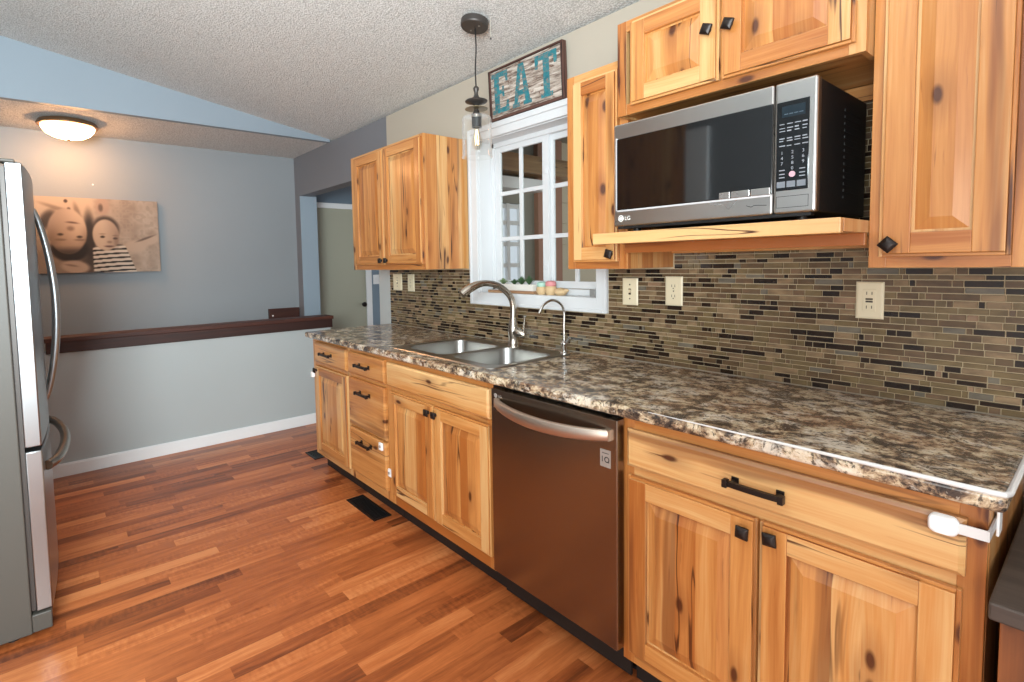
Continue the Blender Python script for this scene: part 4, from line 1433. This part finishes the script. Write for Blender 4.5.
def picture(s_, t_):
    n1 = vn2(s_ * 14, t_ * 11)
    n2 = vn2(s_ * 34 + 9, t_ * 26 + 5)
    c_ = lp3((178, 152, 128), (212, 190, 166), 0.55 * n1 + 0.45 * n2)            # blanket
    c_ = lp3(c_, (160, 136, 114), 0.35 * sm(0.55, 0.85, n2) * sm(0.55, 0.7, s_))
    c_ = lp3(c_, (168, 138, 112), (1 - sm(0.4, 0.6, s_)) * sm(0.55, 0.8, t_) * 0.8)
    # shirt of the upside-down child, along the top
    k = (1 - sm(0.42, 0.5, s_)) * (1 - sm(0.17 + 0.1 * (1 - s_), 0.26 + 0.1 * (1 - s_), t_ + 0.05 * math.sin(s_ * 14)))
    c_ = lp3(c_, (214, 184, 152), k)
    c_ = lp3(c_, (150, 118, 92), k * 0.55 * ell(s_, t_, 0.2, 0.16, 0.14, 0.025, 0.6, 0.35))
    c_ = lp3(c_, (140, 108, 84), 0.5 * ell(s_, t_, 0.33, 0.2, 0.02, 0.12, 0.6, -0.2))
    for bx_, by_ in ((0.245, 0.05), (0.265, 0.155)):
        c_ = lp3(c_, (110, 76, 58), ell(s_, t_, bx_, by_, 0.014, 0.022, 0.4))
    # dark hair / shadow around the heads
    c_ = lp3(c_, (104, 78, 60), 0.85 * ell(s_, t_, 0.1, 0.3, 0.05, 0.13, 0.5, 0.5))
    c_ = lp3(c_, (84, 64, 52), 0.9 * ell(s_, t_, 0.415, 0.55, 0.045, 0.34, 0.45))
    c_ = lp3(c_, (104, 80, 64), 0.8 * ell(s_, t_, 0.385, 0.9, 0.06, 0.14, 0.5))
    # big upside-down head
    c_ = lp3(c_, (70, 52, 42), ell(s_, t_, 0.255, 0.68, 0.142, 0.165, 0.15))
    h_ = ell(s_, t_, 0.245, 0.445, 0.15, 0.30, 0.07)
    sk_ = lp3((186, 152, 124), (214, 182, 150), sm(0.1, 0.36, s_) * (1 - sm(0.45, 0.75, t_)) + 0.25)
    c_ = lp3(c_, sk_, h_)
    c_ = lp3(c_, (150, 118, 94), 0.55 * h_ * sm(0.05, 0.15, abs(s_ - 0.26)) * sm(0.3, 0.6, t_))
    c_ = lp3(c_, (96, 72, 56), 0.8 * h_ * sm(0.62, 0.74, t_))
    for ex in (0.19, 0.335):
        c_ = lp3(c_, (84, 62, 50), 0.8 * ell(s_, t_, ex, 0.49 + 0.03 * (ex > 0.2), 0.02, 0.015, 0.7))
        c_ = lp3(c_, (140, 108, 84), 0.5 * ell(s_, t_, ex, 0.56, 0.04, 0.015, 0.6))
    c_ = lp3(c_, (140, 102, 80), 0.55 * ell(s_, t_, 0.27, 0.41, 0.026, 0.03, 0.7))
    c_ = lp3(c_, (134, 92, 76), 0.8 * ell(s_, t_, 0.285, 0.33 + 1.5 * (s_ - 0.285) ** 2, 0.045, 0.012, 0.7, 0.1))
    # hands, top middle and lower left
    c_ = lp3(c_, (196, 160, 134), ell(s_, t_, 0.53, 0.1, 0.06, 0.12, 0.3))
    c_ = lp3(c_, (120, 92, 74), 0.7 * ell(s_, t_, 0.515, 0.12, 0.018, 0.05, 0.5))
    c_ = lp3(c_, (204, 172, 142), ell(s_, t_, 0.29, 0.92, 0.11, 0.085, 0.25, 0.15))
    c_ = lp3(c_, (140, 106, 84), 0.5 * ell(s_, t_, 0.26, 0.9, 0.05, 0.014, 0.6, 0.2))
    # baby arm to the right
    c_ = lp3(c_, (206, 178, 150), ell(s_, t_, 0.79, 0.645, 0.1, 0.085, 0.25, -0.05))
    c_ = lp3(c_, (204, 176, 148), ell(s_, t_, 0.92, 0.56, 0.09, 0.06, 0.3, -0.35))
    c_ = lp3(c_, (120, 92, 74), 0.7 * ell(s_, t_, 0.88, 0.53, 0.08, 0.014, 0.6, -0.4))
    # striped shirt
    inside = sm(0.425, 0.44, s_) * sm(0.655, 0.68, t_ + 0.05 * math.sin((s_ - 0.43) * 9)) * (1 - sm(0.0, 0.012, s_ - (0.70 + 0.24 * (t_ - 0.66))))
    ph = ((t_ + 0.11 * (s_ - 0.55) - 0.2 * (s_ - 0.57) ** 2) * 17.0) % 1.0
    st_ = sm(0.5, 0.58, ph) * (1 - sm(0.86, 0.94, ph))
    c_ = lp3(c_, lp3((222, 208, 190), (46, 32, 30), st_), inside)
    # baby head
    c_ = lp3(c_, (82, 62, 50), ell(s_, t_, 0.548, 0.41, 0.102, 0.165, 0.25))
    c_ = lp3(c_, lp3((216, 188, 158), (186, 154, 126), sm(0.5, 0.68, s_)), ell(s_, t_, 0.545, 0.49, 0.108, 0.215, 0.08))
    for ex in (0.517, 0.622):
        c_ = lp3(c_, (72, 52, 44), 0.85 * ell(s_, t_, ex, 0.515 + 0.02 * (ex > .6), 0.017, 0.014, 0.6))
        c_ = lp3(c_, (150, 118, 96), 0.5 * ell(s_, t_, ex, 0.475 + 0.02 * (ex > .6), 0.024, 0.008, 0.7))
    c_ = lp3(c_, (158, 122, 98), 0.6 * ell(s_, t_, 0.572, 0.585, 0.02, 0.018, 0.6))
    c_ = lp3(c_, (128, 80, 70), 0.85 * ell(s_, t_, 0.567, 0.645 - 2.0 * (s_ - 0.567) ** 2, 0.036, 0.012, 0.6))
    c_ = lp3(c_, (160, 126, 102), 0.5 * ell(s_, t_, 0.63, 0.57, 0.02, 0.09, 0.8))
    return c_


NX, NZ = 150, 108
cm = bpy.data.meshes.new('photo_print')
vs, fs, cols = [], [], []
bw = wloc(cv)
for j in range(NZ + 1):
    for i in range(NX + 1):
        s_, t_ = i / NX, 1 - j / NZ
        vs.append((CVX0 + (CVX1 - CVX0) * s_ - bw.x, CVY - 0.0006 - bw.y, CVZ0 + (CVZ1 - CVZ0) * (j / NZ) - bw.z))
        q = picture(s_, t_)
        cols += [lin(q[0]), lin(q[1]), lin(q[2]), 1.0]
for j in range(NZ):
    for i in range(NX):
        a = j * (NX + 1) + i
        fs.append((a, a + 1, a + NX + 2, a + NX + 1))
cm.from_pydata(vs, [], fs)
ca = cm.color_attributes.new('picture', 'FLOAT_COLOR', 'POINT')
ca.data.foreach_set('color', cols)
tc = NT('sepia_photo_print')
_pc = tc.n('Gamma', {'Gamma': 1.55, 'Color': tc.n('HueSaturation', {'Color': tc.n('Attribute', attribute_name='picture').outputs['Color'], 'Saturation': 0.6, 'Value': 0.9}).outputs[0]}).outputs[0]
tc.P(Base_Color=_pc, Roughness=0.65)
cm.materials.append(tc.m)
co_ = bpy.data.objects.new('photo_print', cm)
COL.objects.link(co_)
co_.parent = cv
bx(CVX0, CVX1, CVY, YF, CVZ0, CVZ1).build('stretched_canvas', M['canvas_edge'], cv)

# wall screw above the canvas, dark board low on the far wall
tag(MB().tube([(-1.63, YF, 2.02), (-1.63, YF - 0.012, 2.02)], 0.006, 10).build('wall_anchor', M['white_plastic'], None, (-1.63, YF, 2.02)),
    'tiny pale screw anchor in the far wall above the canvas print', 'screw')
hb_ = thing('handrail_board', (-0.16, YF, 0.85), 'short dark brown board with a pale screw on the far wall, above the half wall', 'board')
bx(-0.308, -0.012, YF - 0.03, YF, 0.835, 0.938, 'x').build('board', M['dark_wood'], hb_, bevel=0.002)
MB().tube([(-0.275, YF - 0.03, 0.872), (-0.275, YF - 0.036, 0.872)], 0.008, 12).build('screw', M['white_plastic'], hb_)

# ------------------------------------------------------------------ switch and outlet plates
XW = -0.0088


def plate(name, y, z, w_, h_, kind, label, cat, x=XW, mat=None):
    t = thing(name, (x, y, z), label, cat, 'ivory cover plates on the backsplash')
    m_ = mat or M['ivory']
    s = MB()
    lps = []
    for dx, ins in ((0.0, 0.0), (-0.003, 0.0), (-0.0055, 0.004), (-0.006, 0.008)):
        lps.append([(x + dx, y - w_ / 2 + ins, z - h_ / 2 + ins), (x + dx, y + w_ / 2 - ins, z - h_ / 2 + ins), (x + dx, y + w_ / 2 - ins, z + h_ / 2 - ins), (x + dx, y - w_ / 2 + ins, z + h_ / 2 - ins)])
    s.loft(lps, smooth=False)
    p_ = s.build('cover_plate', m_, t)
    xf = x - 0.006
    if kind == 'toggle':
        bx(xf - 0.0006, xf + 0.001, y - 0.006, y + 0.006, z - 0.013, z + 0.013).build('toggle_slot', M['slot'], t)
        MB().prism([(y - 0.0045, z - 0.004), (y + 0.0045, z - 0.004), (y + 0.0045, z + 0.009), (y - 0.0045, z + 0.009)], xf - 0.011, xf).build('toggle', m_, t)
        for dz in (-0.03, 0.03):
            MB().lathe(y, z + dz, [(0.0035, xf), (0.003, xf - 0.001)], 10, axis='-x').build('screw', M['slot'], t)
    elif kind == 'duplex':
        for dz in (-0.02, 0.02):
            f_ = MB().lathe(y, z + dz, [(0.0165, xf), (0.0165, xf - 0.0015)], 24, axis='-x').build('socket_face', m_, t)
            MB().box(xf - .002, xf - .001, y - 0.0075, y - 0.0055, z + dz - 0.004, z + dz + 0.006).box(xf - .002, xf - .001, y + 0.0055, y + 0.0075, z + dz - 0.004, z + dz + 0.006).lathe(y, z + dz - 0.009, [(0.0025, xf - .001), (0.0025, xf - .002)], 8, axis='-x').build('socket_slots', M['slot'], f_)
        MB().lathe(y, z, [(0.003, xf), (0.0025, xf - 0.001)], 10, axis='-x').build('screw', M['slot'], t)
    elif kind == 'gfci':
        f_ = bx(xf - 0.002, xf, y - 0.0165, y + 0.0165, z - 0.0335, z + 0.0335).build('socket_face', m_, t, bevel=0.001)
        for dz in (-0.021, 0.021):
            MB().box(xf - .0026, xf - .0018, y - 0.0075, y - 0.0055, z + dz - 0.004, z + dz + 0.005).box(xf - .0026, xf - .0018, y + 0.0055, y + 0.0075, z + dz - 0.004, z + dz + 0.005).build('socket_slots', M['slot'], f_)
        for dz in (0.0038, -0.0038):
            bx(xf - .0035, xf - .0018, y - 0.009, y + 0.009, z + dz - 0.0026, z + dz + 0.0026).build('test_button', M['slot'], f_, bevel=0.0006)
    return t


plate('light_switch', 3.222, 1.219, 0.116, 0.116, 'toggle', 'wide ivory switch plate at the far left end of the backsplash', 'switch')
plate('power_outlet', 3.046, 1.216, 0.080, 0.118, 'duplex', 'narrow ivory outlet plate under the two-door wall cabinet', 'outlet')
plate('light_switch', 1.3155, 1.208, 0.075, 0.115, 'toggle', 'ivory switch plate directly right of the window', 'switch')
plate('power_outlet', 1.115, 1.216, 0.073, 0.116, 'duplex', 'ivory outlet plate below the left end of the microwave shelf', 'outlet')
plate('power_outlet', 0.478, 1.207, 0.070, 0.112, 'gfci', 'ivory outlet with test buttons near the right end of the backsplash', 'outlet')
ht = thing('light_switch', (1.22, HY, 1.165), 'pale switch plate on the blue hall wall beside the door', 'switch')
bx(1.165, 1.275, HY - 0.006, HY, 1.107, 1.222).build('cover_plate', M['white_plastic'], ht, bevel=0.002)
MB().box(1.19, 1.20, HY - 0.014, HY - 0.006, 1.155, 1.175).build('toggle', M['white_plastic'], ht)
MB().box(1.24, 1.25, HY - 0.014, HY - 0.006, 1.155, 1.175).build('toggle', M['white_plastic'], ht)

# ------------------------------------------------------------------ things on the window sill
ZS = WZ0 + 0.006
pt = thing('planter', (0.035, 2.085, ZS), 'white trough planter of small succulents on the window sill', 'planter')
MB().box(0.005, 0.065, 1.905, 2.265, ZS, ZS + 0.016, 'y').build('wooden_base', M['log_wood'], pt, bevel=0.004)
tr = MB()
lps = []
for zz, ins in ((ZS + .016, 0.006), (ZS + .05, 0.0), (ZS + .05, 0.004), (ZS + .044, 0.005)):
    lps.append([(0.010 + ins, 1.915 + ins, zz), (0.060 - ins, 1.915 + ins, zz), (0.060 - ins, 2.20 - ins, zz), (0.010 + ins, 2.20 - ins, zz)])
tr.loft(lps, smooth=False)
tr.build('trough', [M['planter_white']], pt, bevel=0.0015)
bx(0.016, 0.054, 1.922, 2.193, ZS + .0442, ZS + .0465).build('soil', M['soil'], pt)


def rosette(yc, n_, r_, h_, mat):
    s = MB()
    for k in range(n_):
        a = k * 2.4
        tt_ = k / n_
        rr = r_ * (0.35 + 0.65 * tt_)
        lean = 0.25 + 0.75 * tt_
        bx_, by_ = 0.035, yc
        tip = Vector((bx_ + rr * math.cos(a) * lean * 0.55, by_ + rr * math.sin(a) * lean, ZS + .047 + h_ * (1.05 - 0.55 * tt_)))
        mid = Vector((bx_ + rr * 0.5 * math.cos(a) * lean * 0.55, by_ + rr * 0.5 * math.sin(a) * lean, ZS + .047 + h_ * 0.45))
        s.tube([(bx_, by_, ZS + .046), mid, tip], [0.0025, 0.0042, 0.001], 6, flat=0.6)
    return s.build('succulent', mat, pt)


rosette(2.165, 34, 0.05, 0.034, M['leaf_pale'])
rosette(2.075, 30, 0.042, 0.03, M['leaf'])
rosette(2.02, 36, 0.05, 0.044, M['leaf'])
rosette(1.962, 30, 0.045, 0.048, M['leaf'])


def jar(name, y, r_, h_, mats, label, cat):
    t = thing(name, (0.03, y, ZS), label, cat, 'little pots on the window sill')
    MB().lathe(0.03, y, [(r_ * .7, ZS), (r_, ZS + h_ * .25), (r_ * .98, ZS + h_ * .5), (r_ * .8, ZS + h_ * .62)], 20).build('pot', mats[0], t)
    MB().lathe(0.03, y, [(r_ * .8, ZS + h_ * .62), (r_ * .92, ZS + h_ * .7), (r_ * .85, ZS + h_ * .92), (r_ * .5, ZS + h_)], 20).build('rim', mats[1], t)
    return t


jar('pot', 1.868, 0.029, 0.066, (M['tan_jar'], M['mint']), 'small clay pot with mint green top beside the planter', 'pot')
jar('pot', 1.806, 0.031, 0.072, (M['tan_jar'], M['rose']), 'small clay pot with rose pink top on the sill', 'pot')
st_ = thing('bird_ornament', (0.03, 1.742, ZS), 'low straw-coloured rounded ornament right of the pink-topped pot', 'ornament')
MB().lathe(0.03, 1.742, [(0.02, ZS), (0.033, ZS + .012), (0.03, ZS + .026), (0.016, ZS + .036), (0.003, ZS + .039)], 20).build('body', M['tan_jar'], st_)
MB().tube([(0.03, 1.715, ZS + .02), (0.03, 1.70, ZS + .026), (0.03, 1.69, ZS + .026)], [0.012, 0.009, 0.003], 10).build('tail', M['tan_jar'], st_)
tag(bx(-0.0325, -0.026, 1.485, 1.515, 1.180, 1.214).build('window_sensor', M['tag'], None, (-0.026, 1.5, 1.18), bevel=0.002),
    'small grey square sensor on the lower right corner of the window casing', 'sensor')

# ------------------------------------------------------------------ child safety latches
cl1 = thing('child_lock', (XD, 0.19, 0.826), 'white child-safety strap latch on the wide drawer of the nearest cabinet', 'child lock', 'child-safety latches')
s = MB()
lps = []
for dx, k in ((0.0, 1.0), (-0.012, 1.0), (-0.017, 0.86), (-0.018, 0.6)):
    lps.append([(XD + dx - 0.0005, 0.198 + (p[0] - 0.198) * k, 0.826 + (p[1] - 0.826) * k) for p in [(q[0], q[1]) for q in rrect(0.176, 0.220, 0.808, 0.844, 0.012, 0)]])
s.loft(lps)
s.build('latch_body', M['white_plastic'], cl1, sharp=50)
MB().box(XD - 0.006, XD - 0.003, 0.137, 0.178, 0.815, 0.835).box(XD - 0.006, XB + 0.09, 0.1345, 0.1375, 0.815, 0.835).build('strap', M['clear_strap'], cl1)
MB().box(XB + 0.05, XB + 0.09, 0.130, 0.1345, 0.80, 0.86).build('anchor_pad', M['white_plastic'], cl1, bevel=0.0015)
for (y, z, lab) in ((2.395, 0.394, 'small white child-safety catch on the lowest drawer front'), (2.346, 0.262, 'small white child-safety catch on the frame beside the sink cabinet door')):
    xw = XD if y > 2.36 else XB
    t = thing('child_lock', (xw, y, z), lab, 'child lock', 'child-safety latches')
    bx(xw - 0.012, xw - 0.0005, y - 0.017, y + 0.017, z - 0.02, z + 0.02).build('catch_body', M['white_plastic'], t, bevel=0.003)
    MB().lathe(y, z, [(0.008, xw - .012), (0.007, xw - .0145)], 14, axis='-x').build('catch_button', M['badge'], t)
t = thing('child_lock', (XD, 3.262, 0.645), 'small white child-safety catch below the knob of the far-end cabinet door', 'child lock', 'child-safety latches')
bx(XD - 0.02, XD + 0.002, 3.252, 3.276, 0.625, 0.66).build('catch_body', M['white_plastic'], t, bevel=0.004)

# ------------------------------------------------------------------ floor registers


def register(y0, y1, x0, x1, label):
    t = thing('floor_vent', ((x0 + x1) / 2, (y0 + y1) / 2, 0.0), label, 'vent', 'black floor registers')
    s = MB()
    for (a, b, e, f_) in ((x0, x1, y0, y0 + .014), (x0, x1, y1 - .014, y1), (x0, x0 + .014, y0 + .014, y1 - .014), (x1 - .014, x1, y0 + .014, y1 - .014)):
        s.box(a, b, e, f_, 0.0005, 0.005)
    s.build('frame', M['black'], t, bevel=0.0015)
    s = MB()
    n_ = int((y1 - y0 - 0.028) / 0.014)
    for k in range(n_):
        yy = y0 + 0.016 + k * 0.014
        s.box(x0 + .014, x1 - .014, yy, yy + 0.007, 0.0005, 0.0035)
    s.build('louvers', M['black'], t)
    bx(x0 + .01, x1 - .01, y0 + .01, y1 - .01, 0.0003, 0.0009).build('duct', M['toe'], t)
    return t


register(2.405, 2.735, -0.686, -0.580, 'black floor register in front of the drawer cabinet')
register(3.46, 3.64, -0.572, -0.47, 'black floor register past the far end of the cabinets')

# ------------------------------------------------------------------ sideboard at the right edge
sb = thing('sideboard', (-0.45, -0.4, 0), 'dark brown wooden sideboard at the lower right, beside the end cabinet', 'sideboard')
bx(-0.725, -0.02, -0.9, 0.124, 0.715, 0.747, 'y').build('top', M['sideboard_top'], sb, bevel=0.004)
s = MB()
s.box(-0.69, -0.67, 0.07, 0.112, 0.06, 0.715, 'z').box(-0.69, -0.67, -0.86, -0.82, 0.06, 0.715, 'z').box(-0.69, -0.67, -0.82, 0.07, 0.66, 0.715, 'y').box(-0.69, -0.67, -0.82, 0.07, 0.06, 0.12, 'y')
xx = -0.67
while xx < -0.05:
    s.box(xx, min(-0.03, xx + 0.11), 0.097, 0.112, 0.06, 0.715, 'z')
    xx += 0.1105
s.box(-0.67, -0.03, -0.86, -0.845, 0.06, 0.715, 'z').box(-0.67, -0.03, -0.845, 0.097, 0.06, 0.08, 'y')
s.build('carcass', M['sideboard_wood'], sb, bevel=0.0015)
for k in range(2):
    ya = -0.815 + k * 0.44
    o = MB().box(-0.688, -0.675, ya, ya + 0.43, 0.125, 0.655, 'z').build('door', M['sideboard_wood'], sb, bevel=0.003)
    MB().lathe(ya + (0.38 if k == 0 else 0.035), 0.45, [(0.006, -0.688), (0.006, -0.70), (0.014, -0.705), (0.012, -0.716)], 14, axis='-x').build('knob', M['bronze'], o)
for xx in (-0.66, -0.06):
    for yy in (-0.835, 0.045):
        bx(xx - 0.025, xx + 0.025, yy - 0.02, yy + 0.02, 0.0, 0.06).build('foot', M['sideboard_wood'], sb)
bpy.context.view_layer.update()
